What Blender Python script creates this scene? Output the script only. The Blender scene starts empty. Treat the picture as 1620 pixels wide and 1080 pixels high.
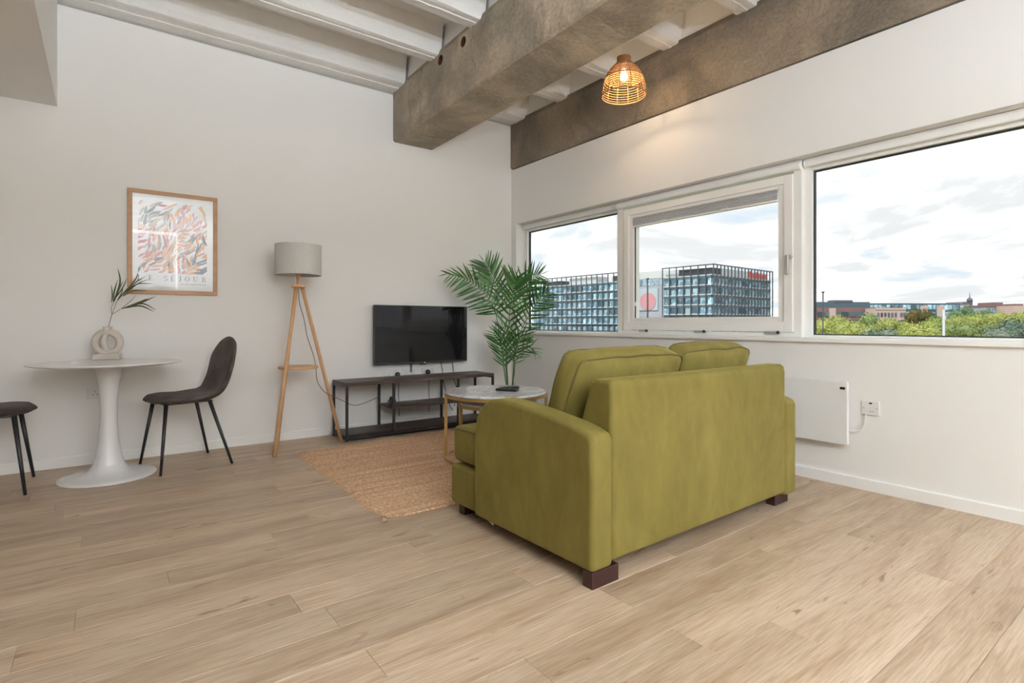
import bpy, bmesh, math, random
from mathutils import Vector, Matrix, noise as mnoise

random.seed(7)
SC = bpy.context.scene
COL = SC.collection
PI = math.pi

# ------------------------------------------------------------------ camera
# room axes: x runs along the TV wall, y runs along the window wall, z up; the camera stands at (0, 0, 1)
FX = 859.0                       # focal length in pixels of the 1620 px wide frame
HY = 511.0                       # horizon row
F = Vector((.6, .8, 0)); R = Vector((.8, -.6, 0))
XB, YA = 3.655, 4.885            # window wall, TV wall
XL, YF = -3.4, -4.4              # walls behind the camera
XO = 3.83                        # outer face of the window wall
cd = bpy.data.cameras.new('camera')
cam = bpy.data.objects.new('camera', cd); COL.objects.link(cam)
cd.sensor_width = 36.0
cd.lens = FX / 1620 * 36.0
cd.shift_y = -(540 - HY) / 1620
cd.clip_end = 3000
cam.location = (0, 0, 1.0)
cam.rotation_euler = (PI / 2, 0, -math.atan2(.6, .8))
SC.camera = cam

# ------------------------------------------------------------------ view
SC.view_settings.view_transform = 'Standard'
SC.view_settings.look = 'None'
SC.view_settings.gamma = 1.0
SC.view_settings.use_curve_mapping = False
SC.view_settings.exposure = 0.0
SC.cycles.use_denoising = True
SC.cycles.max_bounces = 10
SC.cycles.diffuse_bounces = 6
SC.cycles.transparent_max_bounces = 16
SC.cycles.sample_clamp_indirect = 6.0
SC.cycles.caustics_reflective = False
SC.cycles.caustics_refractive = False

# ------------------------------------------------------------------ sky
W = bpy.data.worlds.new('sky'); SC.world = W
W.use_nodes = True
nt = W.node_tree; nt.nodes.clear()
def N(tree, typ, **kw):
    n = tree.nodes.new(typ)
    for k, v in kw.items():
        if k in n.inputs: n.inputs[k].default_value = v
        else: setattr(n, k, v)
    return n
out = N(nt, 'ShaderNodeOutputWorld'); bg = N(nt, 'ShaderNodeBackground', Strength=1.0)
tc = N(nt, 'ShaderNodeTexCoord'); sep = N(nt, 'ShaderNodeSeparateXYZ')
nt.links.new(tc.outputs['Generated'], sep.inputs[0])
ab = N(nt, 'ShaderNodeMath', operation='ABSOLUTE'); nt.links.new(sep.outputs['Z'], ab.inputs[0])
ad = N(nt, 'ShaderNodeMath', operation='ADD'); nt.links.new(ab.outputs[0], ad.inputs[0]); ad.inputs[1].default_value = .16
dx = N(nt, 'ShaderNodeMath', operation='DIVIDE'); nt.links.new(sep.outputs['X'], dx.inputs[0]); nt.links.new(ad.outputs[0], dx.inputs[1])
dy = N(nt, 'ShaderNodeMath', operation='DIVIDE'); nt.links.new(sep.outputs['Y'], dy.inputs[0]); nt.links.new(ad.outputs[0], dy.inputs[1])
cmb = N(nt, 'ShaderNodeCombineXYZ'); nt.links.new(dx.outputs[0], cmb.inputs[0]); nt.links.new(dy.outputs[0], cmb.inputs[1])
n1 = N(nt, 'ShaderNodeTexNoise', Scale=1.15, Detail=7.0, Roughness=.55, Distortion=.4); nt.links.new(cmb.outputs[0], n1.inputs['Vector'])
r1 = N(nt, 'ShaderNodeValToRGB'); nt.links.new(n1.outputs['Fac'], r1.inputs[0])
r1.color_ramp.elements[0].position = .30; r1.color_ramp.elements[0].color = (.54, .67, .80, 1)
r1.color_ramp.elements[1].position = .70; r1.color_ramp.elements[1].color = (.68, .70, .73, 1)
e = r1.color_ramp.elements.new(.39); e.color = (.74, .775, .81, 1)
e = r1.color_ramp.elements.new(.47); e.color = (1.05, 1.05, 1.05, 1)
e = r1.color_ramp.elements.new(.57); e.color = (.745, .755, .77, 1)
nt.links.new(r1.outputs[0], bg.inputs['Color']); nt.links.new(bg.outputs[0], out.inputs[0])
bg.inputs['Strength'].default_value = 1.30

# ------------------------------------------------------------------ sun (stands behind the building, lights the view outside only)
sl = bpy.data.lights.new('sun', 'SUN'); sl.energy = 2.6; sl.angle = .12; sl.color = (1, .95, .86)
sun = bpy.data.objects.new('sun', sl); COL.objects.link(sun)
sun.rotation_euler = Vector((.62, .10, -.75)).to_track_quat('-Z', 'Y').to_euler()

DRUM_FILL = 5.0            # radiance of the opal drum added as fill behind the camera
PENDANT_POWER = 8.0
FILL_POWER = 770.0

# ================================================================== helpers
def pix(px, py):
    return F + R * ((px - 810) / FX) + Vector((0, 0, (HY - py) / FX))
def at_depth(px, py, d):
    return Vector((0, 0, 1)) + pix(px, py) * d
def on_floor(px, py, z=0.0):
    r = pix(px, py); return Vector((0, 0, 1)) + r * ((z - 1) / r.z)
def on_y(px, py, y):
    r = pix(px, py); return Vector((0, 0, 1)) + r * (y / r.y)
def on_x(px, py, x):
    r = pix(px, py); return Vector((0, 0, 1)) + r * (x / r.x)

def srgb(r, g, b):
    f = lambda c: (c / 255 / 12.92) if c / 255 <= .04045 else ((c / 255 + .055) / 1.055) ** 2.4
    return (f(r), f(g), f(b), 1)

MATS = {}
def mat(name, color, rough=.5, metal=0.0, color2=None, nscale=5.0, stretch=(1, 1, 1), detail=4.0, bump=0.0, bscale=None,
        sheen=0.0, emit=None, estr=0.0, coat=0.0, spec=.5, rand=0.0, ramp=(.35, .65), trans=0.0):
    m = bpy.data.materials.new(name); m.use_nodes = True
    t = m.node_tree; b = t.nodes['Principled BSDF']
    col = tuple(color) if len(color) == 4 else tuple(color) + (1,)
    b.inputs['Base Color'].default_value = col
    b.inputs['Roughness'].default_value = rough
    b.inputs['Metallic'].default_value = metal
    b.inputs['Specular IOR Level'].default_value = spec
    b.inputs['Coat Weight'].default_value = coat
    b.inputs['Transmission Weight'].default_value = trans
    if sheen:
        b.inputs['Sheen Weight'].default_value = sheen
        b.inputs['Sheen Roughness'].default_value = .35
        b.inputs['Sheen Tint'].default_value = (min(1, col[0] * 2.2), min(1, col[1] * 2.2), min(1, col[2] * 2.2), 1)
    if emit:
        b.inputs['Emission Color'].default_value = tuple(emit) if len(emit) == 4 else tuple(emit) + (1,)
        b.inputs['Emission Strength'].default_value = estr
    if color2 is not None or bump or rand:
        tc = N(t, 'ShaderNodeTexCoord'); mp = N(t, 'ShaderNodeMapping'); mp.inputs['Scale'].default_value = stretch
        oi = N(t, 'ShaderNodeObjectInfo'); ml = N(t, 'ShaderNodeMath', operation='MULTIPLY'); ml.inputs[1].default_value = 37.0
        t.links.new(oi.outputs['Random'], ml.inputs[0])
        va = N(t, 'ShaderNodeVectorMath', operation='ADD')
        t.links.new(tc.outputs['Object'], mp.inputs['Vector']); t.links.new(mp.outputs[0], va.inputs[0]); t.links.new(ml.outputs[0], va.inputs[1])
        nz = N(t, 'ShaderNodeTexNoise', Scale=nscale, Detail=detail, Roughness=.6); t.links.new(va.outputs[0], nz.inputs['Vector'])
        last = None
        if color2 is not None:
            c2 = tuple(color2) if len(color2) == 4 else tuple(color2) + (1,)
            rp = N(t, 'ShaderNodeValToRGB'); t.links.new(nz.outputs['Fac'], rp.inputs[0])
            rp.color_ramp.elements[0].position = ramp[0]; rp.color_ramp.elements[0].color = col
            rp.color_ramp.elements[1].position = ramp[1]; rp.color_ramp.elements[1].color = c2
            last = rp.outputs[0]
        if rand:
            hs = N(t, 'ShaderNodeHueSaturation'); mr = N(t, 'ShaderNodeMapRange')
            t.links.new(oi.outputs['Random'], mr.inputs['Value']); mr.inputs['To Min'].default_value = 1 - rand; mr.inputs['To Max'].default_value = 1 + rand
            t.links.new(mr.outputs[0], hs.inputs['Value'])
            if last: t.links.new(last, hs.inputs['Color'])
            else: hs.inputs['Color'].default_value = col
            last = hs.outputs[0]
        if last: t.links.new(last, b.inputs['Base Color'])
        if bump:
            nb = nz
            if bscale:
                nb = N(t, 'ShaderNodeTexNoise', Scale=bscale, Detail=3.0); t.links.new(va.outputs[0], nb.inputs['Vector'])
            bp = N(t, 'ShaderNodeBump', Strength=bump, Distance=.01); t.links.new(nb.outputs['Fac'], bp.inputs['Height'])
            t.links.new(bp.outputs[0], b.inputs['Normal'])
    MATS[name] = m
    return m

def glass_mat(name, tint=(1, 1, 1), refl=1.0, rough=0.0):
    m = bpy.data.materials.new(name); m.use_nodes = True; t = m.node_tree; t.nodes.clear()
    o = N(t, 'ShaderNodeOutputMaterial'); mx = N(t, 'ShaderNodeMixShader')
    tr = N(t, 'ShaderNodeBsdfTransparent', Color=tuple(tint) + (1,)); gl = N(t, 'ShaderNodeBsdfGlossy', Roughness=rough)
    fr = N(t, 'ShaderNodeLayerWeight', Blend=.5); pw = N(t, 'ShaderNodeMath', operation='POWER'); pw.inputs[1].default_value = 5.0
    ml = N(t, 'ShaderNodeMath', operation='MULTIPLY_ADD'); ml.inputs[1].default_value = .95 * refl; ml.inputs[2].default_value = .04 * refl
    t.links.new(fr.outputs['Facing'], pw.inputs[0]); t.links.new(pw.outputs[0], ml.inputs[0]); t.links.new(ml.outputs[0], mx.inputs[0])
    t.links.new(tr.outputs[0], mx.inputs[1]); t.links.new(gl.outputs[0], mx.inputs[2]); t.links.new(mx.outputs[0], o.inputs[0])
    MATS[name] = m
    return m

class MB:
    """collects vertices and faces of ONE mesh object"""
    def __init__(s): s.v = []; s.f = []; s.m = []; s.cur = 0
    def add(s, verts, faces):
        o = len(s.v); s.v += [tuple(v) for v in verts]; s.f += [tuple(i + o for i in f) for f in faces]; s.m += [s.cur] * len(faces); return s
    def box(s, x0, x1, y0, y1, z0, z1):
        v = [(x, y, z) for x in (x0, x1) for y in (y0, y1) for z in (z0, z1)]
        return s.add(v, [(0, 1, 3, 2), (4, 6, 7, 5), (0, 4, 5, 1), (2, 3, 7, 6), (0, 2, 6, 4), (1, 5, 7, 3)])
    def bar(s, a, b, w, h, up=(0, 0, 1)):
        a = Vector(a); b = Vector(b); d = (b - a).normalized(); u = Vector(up)
        if abs(d.dot(u)) > .99: u = Vector((1, 0, 0))
        sd = d.cross(u).normalized() * (w / 2); u = sd.cross(d).normalized() * (h / 2)
        v = [p + i * sd + j * u for p in (a, b) for i, j in ((-1, -1), (1, -1), (1, 1), (-1, 1))]
        return s.add(v, [(0, 1, 2, 3), (7, 6, 5, 4), (0, 4, 5, 1), (1, 5, 6, 2), (2, 6, 7, 3), (3, 7, 4, 0)])
    def prism(s, poly, axis, a, b):
        """polygon in the two other axes, extruded along axis from a to b"""
        n = len(poly)
        def P(p, t):
            return {'x': (t, p[0], p[1]), 'y': (p[0], t, p[1]), 'z': (p[0], p[1], t)}[axis]
        v = [P(p, a) for p in poly] + [P(p, b) for p in poly]
        f = [tuple(range(n)), tuple(range(2 * n - 1, n - 1, -1))] + [(i, i + n, (i + 1) % n + n, (i + 1) % n) for i in range(n)]
        return s.add(v, f)
    def tube(s, pts, r, n=8, r1=None, closed=False, cap=True):
        pts = [Vector(p) for p in pts]; m = len(pts); r1 = r if r1 is None else r1
        rings = []; up = None
        for i, p in enumerate(pts):
            if closed: d = pts[(i + 1) % m] - pts[i - 1]
            else: d = pts[min(i + 1, m - 1)] - pts[max(i - 1, 0)]
            d.normalize()
            if up is None: up = Vector((0, 0, 1)) if abs(d.z) < .9 else Vector((1, 0, 0))
            a = d.cross(up).normalized(); c = a.cross(d).normalized(); up = c
            rr = r + (r1 - r) * (i / max(1, m - 1))
            rings.append([p + (a * math.cos(2 * PI * k / n) + c * math.sin(2 * PI * k / n)) * rr for k in range(n)])
        v = [q for g in rings for q in g]; f = []
        for i in range(m if closed else m - 1):
            j = (i + 1) % m
            f += [(i * n + k, i * n + (k + 1) % n, j * n + (k + 1) % n, j * n + k) for k in range(n)]
        if cap and not closed: f += [tuple(range(n - 1, -1, -1)), tuple(range((m - 1) * n, m * n))]
        return s.add(v, f)
    def lathe(s, prof, n=48, c=(0, 0, 0), capa=False, capb=False):
        m = len(prof); v = []
        for r, z in prof:
            v += [(c[0] + r * math.cos(2 * PI * k / n), c[1] + r * math.sin(2 * PI * k / n), c[2] + z) for k in range(n)]
        f = []
        for i in range(m - 1):
            f += [(i * n + k, i * n + (k + 1) % n, (i + 1) * n + (k + 1) % n, (i + 1) * n + k) for k in range(n)]
        if capa: f.append(tuple(range(n - 1, -1, -1)))
        if capb: f.append(tuple(range((m - 1) * n, m * n)))
        return s.add(v, f)
    def build(s, name, mats, parent=None, smooth=False, bevel=0, seg=2, sub=0, loc=None, rot=None, angle=40):
        me = bpy.data.meshes.new(name); me.from_pydata(s.v, [], s.f)
        bm = bmesh.new(); bm.from_mesh(me); bmesh.ops.recalc_face_normals(bm, faces=bm.faces); bm.to_mesh(me); bm.free()
        if not isinstance(mats, (list, tuple)): mats = [mats]
        for k in mats: me.materials.append(MATS[k] if isinstance(k, str) else k)
        if len(mats) > 1:
            me.polygons.foreach_set('material_index', s.m)
        o = bpy.data.objects.new(name, me); COL.objects.link(o)
        if parent: o.parent = parent
        if loc is not None: o.location = loc
        if rot is not None: o.rotation_euler = rot
        if bevel:
            b = o.modifiers.new('bevel', 'BEVEL'); b.width = bevel; b.segments = seg; b.limit_method = 'ANGLE'; b.angle_limit = math.radians(angle)
            smooth = True
            w = o.modifiers.new('wn', 'WEIGHTED_NORMAL'); w.keep_sharp = False
        if sub:
            q = o.modifiers.new('sub', 'SUBSURF'); q.levels = sub; q.render_levels = sub; smooth = True
        if smooth:
            me.polygons.foreach_set('use_smooth', [True] * len(me.polygons))
        return o

def tag(o, label=None, cat=None, group=None, kind=None):
    if label: o['label'] = label
    if cat: o['category'] = cat
    if group: o['group'] = group
    if kind: o['kind'] = kind
    return o
def thing(name, loc, label, cat, group=None, rz=0.0):
    o = bpy.data.objects.new(name, None); COL.objects.link(o); o.location = loc; o.rotation_euler = (0, 0, rz)
    o.empty_display_size = .1
    return tag(o, label, cat, group)
def copy_tree(o, parent=None):
    c = o.copy(); COL.objects.link(c); c.parent = parent
    for ch in o.children: copy_tree(ch, c)
    return c
def link_mesh(name, me, parent, loc=(0, 0, 0), rot=(0, 0, 0), scale=(1, 1, 1), m=None):
    o = bpy.data.objects.new(name, me); COL.objects.link(o); o.parent = parent
    if m is not None: o.matrix_local = m
    else: o.location = loc; o.rotation_euler = rot; o.scale = scale
    return o

def curve_pts(P, n):
    """Catmull-Rom through the points P"""
    P = [Vector(p) for p in P]; Q = [P[0] * 2 - P[1]] + P + [P[-1] * 2 - P[-2]]; r = []
    k = len(P) - 1
    for i in range(n + 1):
        t = i / n * k; j = min(int(t), k - 1); t -= j
        a, b, c, d = Q[j:j + 4]
        r.append(.5 * ((2 * b) + (c - a) * t + (2 * a - 5 * b + 4 * c - d) * t * t + (3 * b - a - 3 * c + d) * t ** 3))
    return r

def puffy(sx, sy, sz, puff, n=12, corner=.03, wob=0.0, seed=0, rnd=0.0):
    """a soft cushion: box with rounded edges and swollen faces"""
    bm = bmesh.new(); bmesh.ops.create_cube(bm, size=2.0)
    bmesh.ops.subdivide_edges(bm, edges=bm.edges[:], cuts=n, use_grid_fill=True)
    for v in bm.verts:
        p = v.co.copy(); q = Vector((p.x * sx / 2, p.y * sy / 2, p.z * sz / 2))
        h = Vector((sx / 2 - corner, sy / 2 - corner, sz / 2 - corner))
        c = Vector((max(-h.x, min(h.x, q.x)), max(-h.y, min(h.y, q.y)), max(-h.z, min(h.z, q.z))))
        d = q - c
        if d.length > 1e-6: q = c + d.normalized() * min(corner, d.length) if d.length > corner else q
        q.x *= 1 - rnd * abs(p.z) ** 5; q.z *= 1 - rnd * (1.6 if p.z > 0 else .5) * abs(p.x) ** 7
        g = lambda a: max(0.0, 1 - abs(a) ** 2.4)
        q.x += math.copysign(1, p.x) * puff[0] * g(p.y) * g(p.z) * (abs(p.x) > .98)
        q.y += math.copysign(1, p.y) * puff[1] * g(p.x) ** .7 * g(p.z) ** .7 * (abs(p.y) > .98)
        q.z += math.copysign(1, p.z) * puff[2] * g(p.x) * g(p.y) * (abs(p.z) > .98)
        if wob:
            nn = mnoise.noise_vector(Vector((q.x * 7 + seed, q.y * 7, q.z * 7))); q += nn * wob
        v.co = q
    b = MB(); b.v = [tuple(v.co) for v in bm.verts]; b.f = [tuple(v.index for v in f.verts) for f in bm.faces]; b.m = [0] * len(b.f)
    bm.free(); return b

# ================================================================== materials
mat('wall_paint', (.87, .86, .85), .85, bump=.04, bscale=180)
mat('low_bounce_grey', (.36, .35, .33), .6)  # unseen left wall kept grey to cut its bounce light
mat('ceiling_paint', (.89, .88, .87), .6, color2=(.84, .83, .81), nscale=3, bump=.5, bscale=26)
mat('white_trim', (.91, .91, .90), .4)
mat('window_white', (.93, .925, .91), .35)
mat('dark_gasket', (.02, .022, .025), .6)
mat('blind_grey', (.52, .53, .56), .7)
mat('blind_white', (.88, .88, .87), .55)
mat('grey_metal', (.48, .47, .45), .4, metal=.6)
mat('chrome', (.7, .7, .7), .2, metal=1)
mat('socket_white', (.80, .80, .80), .3)
mat('hole_dark', (.03, .03, .035), .6)
mat('black_plastic', (.018, .018, .02), .4)
mat('black_gloss', (.012, .012, .014), .12)
mat('black_metal', (.016, .016, .017), .45)
mat('heater_white', (.83, .835, .83), .35)
mat('cord_white', (.78, .76, .72), .5)
mat('cord_brown', (.16, .10, .075), .7)
mat('cord_black', (.02, .02, .022), .6)
mat('table_white', (.80, .80, .81), .18)
mat('chair_velvet', (.040, .029, .025), .85, color2=(.095, .072, .064), nscale=7, sheen=.5)
mat('ceramic', (.62, .56, .50), .9, bump=.25, bscale=90, color2=(.56, .50, .44), nscale=8)
mat('branch_stem', (.13, .10, .05), .7)
mat('branch_leaf', (.035, .075, .03), .5, color2=(.12, .12, .05), nscale=9)
mat('frame_oak', (.47, .26, .13), .5, color2=(.40, .21, .10), nscale=4, stretch=(1, 1, 8))
mat('paper', (.80, .81, .83), .7)
mat('lamp_wood', (.62, .37, .19), .45, color2=(.53, .29, .14), nscale=6, stretch=(6, 6, 1))
mat('linen', (.66, .64, .61), .9, color2=(.54, .52, .49), nscale=120, stretch=(1, 1, 3), bump=.2, bscale=300)
mat('tv_screen', (.006, .006, .007), .05, spec=.35)
mat('stand_wood', (.040, .022, .018), .5, color2=(.065, .038, .032), nscale=5, stretch=(1, 9, 9), bump=.03)
mat('jute', (.56, .36, .225), .95, bump=.5, bscale=90)
mat('gold', (.50, .335, .125), .38, metal=.85)
mat('sofa_velvet', (.135, .108, .018), .82, color2=(.205, .168, .038), nscale=3.2, sheen=.6, bump=.08, bscale=30)
mat('sofa_piping', (.115, .095, .022), .85, sheen=.3)
mat('sofa_leg', (.035, .011, .010), .4)
mat('lining', (.75, .75, .76), .8)
mat('palm_green', (.020, .088, .018), .36, color2=(.055, .175, .025), nscale=2.2, rand=.5)
mat('palm_stem', (.050, .125, .030), .45, color2=(.085, .16, .05), nscale=4)
mat('pot_black', (.02, .02, .02), .5)
mat('soil', (.045, .03, .02), .95)
mat('rattan', (.43, .215, .08), .6, color2=(.33, .155, .055), nscale=12)
mat('bulb_glow', (1, .9, .7), .4, emit=(1.0, .80, .50), estr=16.0)
mat('fill_glow', (.9, .9, .88), .4, emit=(1.0, .98, .96), estr=DRUM_FILL)
mat('streak_glow', (.9, .9, .9), .4, emit=(1, .98, .95), estr=5.0)
mat('hole_red', (.10, .03, .022), .8)
glass_mat('window_glass', (.985, .995, .99), 1.0)
glass_mat('picture_glass', (1, 1, 1), 1.0)

def concrete(name, a, b, lines=()):
    m = mat(name, a, .85, color2=b, nscale=2.2, detail=9, bump=1.0, bscale=22, ramp=(.3, .7))
    t = m.node_tree; bs = t.nodes['Principled BSDF']; src = bs.inputs['Base Color'].links[0].from_socket
    tc = N(t, 'ShaderNodeTexCoord')
    # broad stains
    st = N(t, 'ShaderNodeTexNoise', Scale=1.1, Detail=5.0, Roughness=.65, Distortion=.6); t.links.new(tc.outputs['Object'], st.inputs['Vector'])
    rp = N(t, 'ShaderNodeValToRGB'); t.links.new(st.outputs['Fac'], rp.inputs[0])
    rp.color_ramp.elements[0].position = .40; rp.color_ramp.elements[0].color = (.60, .60, .58, 1)
    rp.color_ramp.elements[1].position = .60; rp.color_ramp.elements[1].color = (1.12, 1.05, .96, 1)
    mx = N(t, 'ShaderNodeMixRGB', blend_type='MULTIPLY'); mx.inputs[0].default_value = .9
    t.links.new(src, mx.inputs[1]); t.links.new(rp.outputs[0], mx.inputs[2])
    # fine grain
    gr = N(t, 'ShaderNodeTexNoise', Scale=45.0, Detail=4.0, Roughness=.7); t.links.new(tc.outputs['Object'], gr.inputs['Vector'])
    rg = N(t, 'ShaderNodeValToRGB'); t.links.new(gr.outputs['Fac'], rg.inputs[0])
    rg.color_ramp.elements[0].position = .3; rg.color_ramp.elements[0].color = (.70, .70, .70, 1)
    rg.color_ramp.elements[1].position = .62; rg.color_ramp.elements[1].color = (1.1, 1.1, 1.1, 1)
    m2 = N(t, 'ShaderNodeMixRGB', blend_type='MULTIPLY'); m2.inputs[0].default_value = .8
    t.links.new(mx.outputs[0], m2.inputs[1]); t.links.new(rg.outputs[0], m2.inputs[2])
    last = m2.outputs[0]
    # board joints and cracks across the beam at given y
    if lines:
        sp = N(t, 'ShaderNodeSeparateXYZ'); t.links.new(tc.outputs['Object'], sp.inputs[0])
        wob = N(t, 'ShaderNodeTexNoise', Scale=4.0, Detail=5.0); t.links.new(tc.outputs['Object'], wob.inputs['Vector'])
        for y0, w, amp in lines:
            k = N(t, 'ShaderNodeMath', operation='MULTIPLY_ADD'); t.links.new(wob.outputs['Fac'], k.inputs[0]); k.inputs[1].default_value = amp; t.links.new(sp.outputs['Y'], k.inputs[2])
            s = N(t, 'ShaderNodeMath', operation='SUBTRACT'); t.links.new(k.outputs[0], s.inputs[0]); s.inputs[1].default_value = y0 + amp * .5
            a_ = N(t, 'ShaderNodeMath', operation='ABSOLUTE'); t.links.new(s.outputs[0], a_.inputs[0])
            mr = N(t, 'ShaderNodeMapRange'); t.links.new(a_.outputs[0], mr.inputs['Value']); mr.inputs['From Max'].default_value = w
            mr.inputs['To Min'].default_value = .6; mr.inputs['To Max'].default_value = 0
            mm = N(t, 'ShaderNodeMixRGB', blend_type='MIX'); t.links.new(mr.outputs[0], mm.inputs[0]); t.links.new(last, mm.inputs[1]); mm.inputs[2].default_value = (.10, .075, .055, 1)
            last = mm.outputs[0]
    t.links.new(last, bs.inputs['Base Color'])
    return m
concrete('concrete_a', (.34, .285, .225), (.58, .50, .40), [(4.52, .010, .22), (4.28, .008, .3), (3.45, .006, .55)])
concrete('concrete_b', (.24, .195, .15), (.35, .295, .235))

def floor_material():
    m = bpy.data.materials.new('oak_plank'); m.use_nodes = True; t = m.node_tree; b = t.nodes['Principled BSDF']
    b.inputs['Roughness'].default_value = .42; b.inputs['Specular IOR Level'].default_value = .4
    tc = N(t, 'ShaderNodeTexCoord'); oi = N(t, 'ShaderNodeObjectInfo')
    ml = N(t, 'ShaderNodeMath', operation='MULTIPLY'); ml.inputs[1].default_value = 53.0; t.links.new(oi.outputs['Random'], ml.inputs[0])
    cb = N(t, 'ShaderNodeCombineXYZ'); t.links.new(ml.outputs[0], cb.inputs[0]); t.links.new(ml.outputs[0], cb.inputs[1])
    va = N(t, 'ShaderNodeVectorMath', operation='ADD'); t.links.new(tc.outputs['Object'], va.inputs[0]); t.links.new(cb.outputs[0], va.inputs[1])
    def layer(scale, stretch, det, dist=0.0):
        mp = N(t, 'ShaderNodeMapping'); mp.inputs['Scale'].default_value = stretch; t.links.new(va.outputs[0], mp.inputs['Vector'])
        nz = N(t, 'ShaderNodeTexNoise', Scale=scale, Detail=det, Roughness=.6, Distortion=dist); t.links.new(mp.outputs[0], nz.inputs['Vector'])
        return nz.outputs['Fac']
    big = layer(2.2, (.55, 4.5, 1), 4, .6); fine = layer(9, (.7, 16, 1), 5, .2); knot = layer(3.4, (1.0, 3.6, 1), 3, 1.2); crack = layer(2.6, (.8, 11, 1), 4, .8)
    rp = N(t, 'ShaderNodeValToRGB'); t.links.new(big, rp.inputs[0])
    rp.color_ramp.elements[0].position = .30; rp.color_ramp.elements[0].color = (.375, .262, .170, 1)
    rp.color_ramp.elements[1].position = .68; rp.color_ramp.elements[1].color = (.545, .425, .312, 1)
    r2 = N(t, 'ShaderNodeValToRGB'); t.links.new(fine, r2.inputs[0])
    r2.color_ramp.elements[0].position = .32; r2.color_ramp.elements[0].color = (.70, .655, .61, 1)
    r2.color_ramp.elements[1].position = .60; r2.color_ramp.elements[1].color = (1.06, 1.06, 1.06, 1)
    mx = N(t, 'ShaderNodeMixRGB', blend_type='MULTIPLY'); mx.inputs[0].default_value = .85
    t.links.new(rp.outputs[0], mx.inputs[1]); t.links.new(r2.outputs[0], mx.inputs[2])
    r3 = N(t, 'ShaderNodeValToRGB'); t.links.new(knot, r3.inputs[0])
    r3.color_ramp.elements[0].position = .655; r3.color_ramp.elements[0].color = (1, 1, 1, 1)
    r3.color_ramp.elements[1].position = .74; r3.color_ramp.elements[1].color = (.48, .36, .28, 1)
    m3 = N(t, 'ShaderNodeMixRGB', blend_type='MULTIPLY'); m3.inputs[0].default_value = 1
    t.links.new(mx.outputs[0], m3.inputs[1]); t.links.new(r3.outputs[0], m3.inputs[2])
    r4 = N(t, 'ShaderNodeValToRGB'); t.links.new(crack, r4.inputs[0])
    r4.color_ramp.elements[0].position = .64; r4.color_ramp.elements[0].color = (1, 1, 1, 1)
    r4.color_ramp.elements[1].position = .72; r4.color_ramp.elements[1].color = (.66, .56, .48, 1)
    m4 = N(t, 'ShaderNodeMixRGB', blend_type='MULTIPLY'); m4.inputs[0].default_value = 1
    t.links.new(m3.outputs[0], m4.inputs[1]); t.links.new(r4.outputs[0], m4.inputs[2])
    hs = N(t, 'ShaderNodeHueSaturation'); mr = N(t, 'ShaderNodeMapRange'); t.links.new(oi.outputs['Random'], mr.inputs['Value'])
    mr.inputs['To Min'].default_value = .88; mr.inputs['To Max'].default_value = 1.10
    t.links.new(mr.outputs[0], hs.inputs['Value']); t.links.new(m4.outputs[0], hs.inputs['Color'])
    t.links.new(hs.outputs[0], b.inputs['Base Color'])
    bp = N(t, 'ShaderNodeBump', Strength=.12, Distance=.004); t.links.new(fine, bp.inputs['Height']); t.links.new(bp.outputs[0], b.inputs['Normal'])
    MATS['oak_plank'] = m
floor_material()

def marble_material():
    m = bpy.data.materials.new('marble'); m.use_nodes = True; t = m.node_tree; b = t.nodes['Principled BSDF']
    b.inputs['Roughness'].default_value = .12
    tc = N(t, 'ShaderNodeTexCoord')
    nz = N(t, 'ShaderNodeTexNoise', Scale=5.0, Detail=8.0, Roughness=.65, Distortion=1.6); t.links.new(tc.outputs['Object'], nz.inputs['Vector'])
    rp = N(t, 'ShaderNodeValToRGB'); t.links.new(nz.outputs['Fac'], rp.inputs[0])
    els = rp.color_ramp.elements
    els[0].position = .34; els[0].color = (.46, .47, .52, 1); els[1].position = .60; els[1].color = (.86, .87, .89, 1)
    e = els.new(.47); e.color = (.78, .79, .82, 1); e = els.new(.50); e.color = (.50, .51, .56, 1); e = els.new(.53); e.color = (.82, .83, .85, 1)
    t.links.new(rp.outputs[0], b.inputs['Base Color']); MATS['marble'] = m
marble_material()

def velvet_detail():
    """brushed pile: broad soft patches and short vertical strokes where the nap lies the other way"""
    t = MATS['sofa_velvet'].node_tree; b = t.nodes['Principled BSDF']; tc = N(t, 'ShaderNodeTexCoord')
    def ly(scale, stretch, det, dist, p0, c0, p1, c1):
        mp = N(t, 'ShaderNodeMapping'); mp.inputs['Scale'].default_value = stretch; t.links.new(tc.outputs['Object'], mp.inputs['Vector'])
        nz = N(t, 'ShaderNodeTexNoise', Scale=scale, Detail=det, Roughness=.65, Distortion=dist); t.links.new(mp.outputs[0], nz.inputs['Vector'])
        rp = N(t, 'ShaderNodeValToRGB'); t.links.new(nz.outputs['Fac'], rp.inputs[0])
        rp.color_ramp.elements[0].position = p0; rp.color_ramp.elements[0].color = c0; rp.color_ramp.elements[1].position = p1; rp.color_ramp.elements[1].color = c1
        return rp.outputs[0]
    a = ly(2.0, (1, 1, .7), 6, 1.2, .30, (.136, .106, .0140, 1), .72, (.190, .152, .031, 1))
    c = ly(9.0, (1.2, 1.2, .45), 7, .8, .36, (.86, .84, .78, 1), .66, (1.08, 1.08, 1.1, 1))
    mx = N(t, 'ShaderNodeMixRGB', blend_type='MULTIPLY'); mx.inputs[0].default_value = .8; t.links.new(a, mx.inputs[1]); t.links.new(c, mx.inputs[2])
    t.links.new(mx.outputs[0], b.inputs['Base Color'])
velvet_detail()
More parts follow.
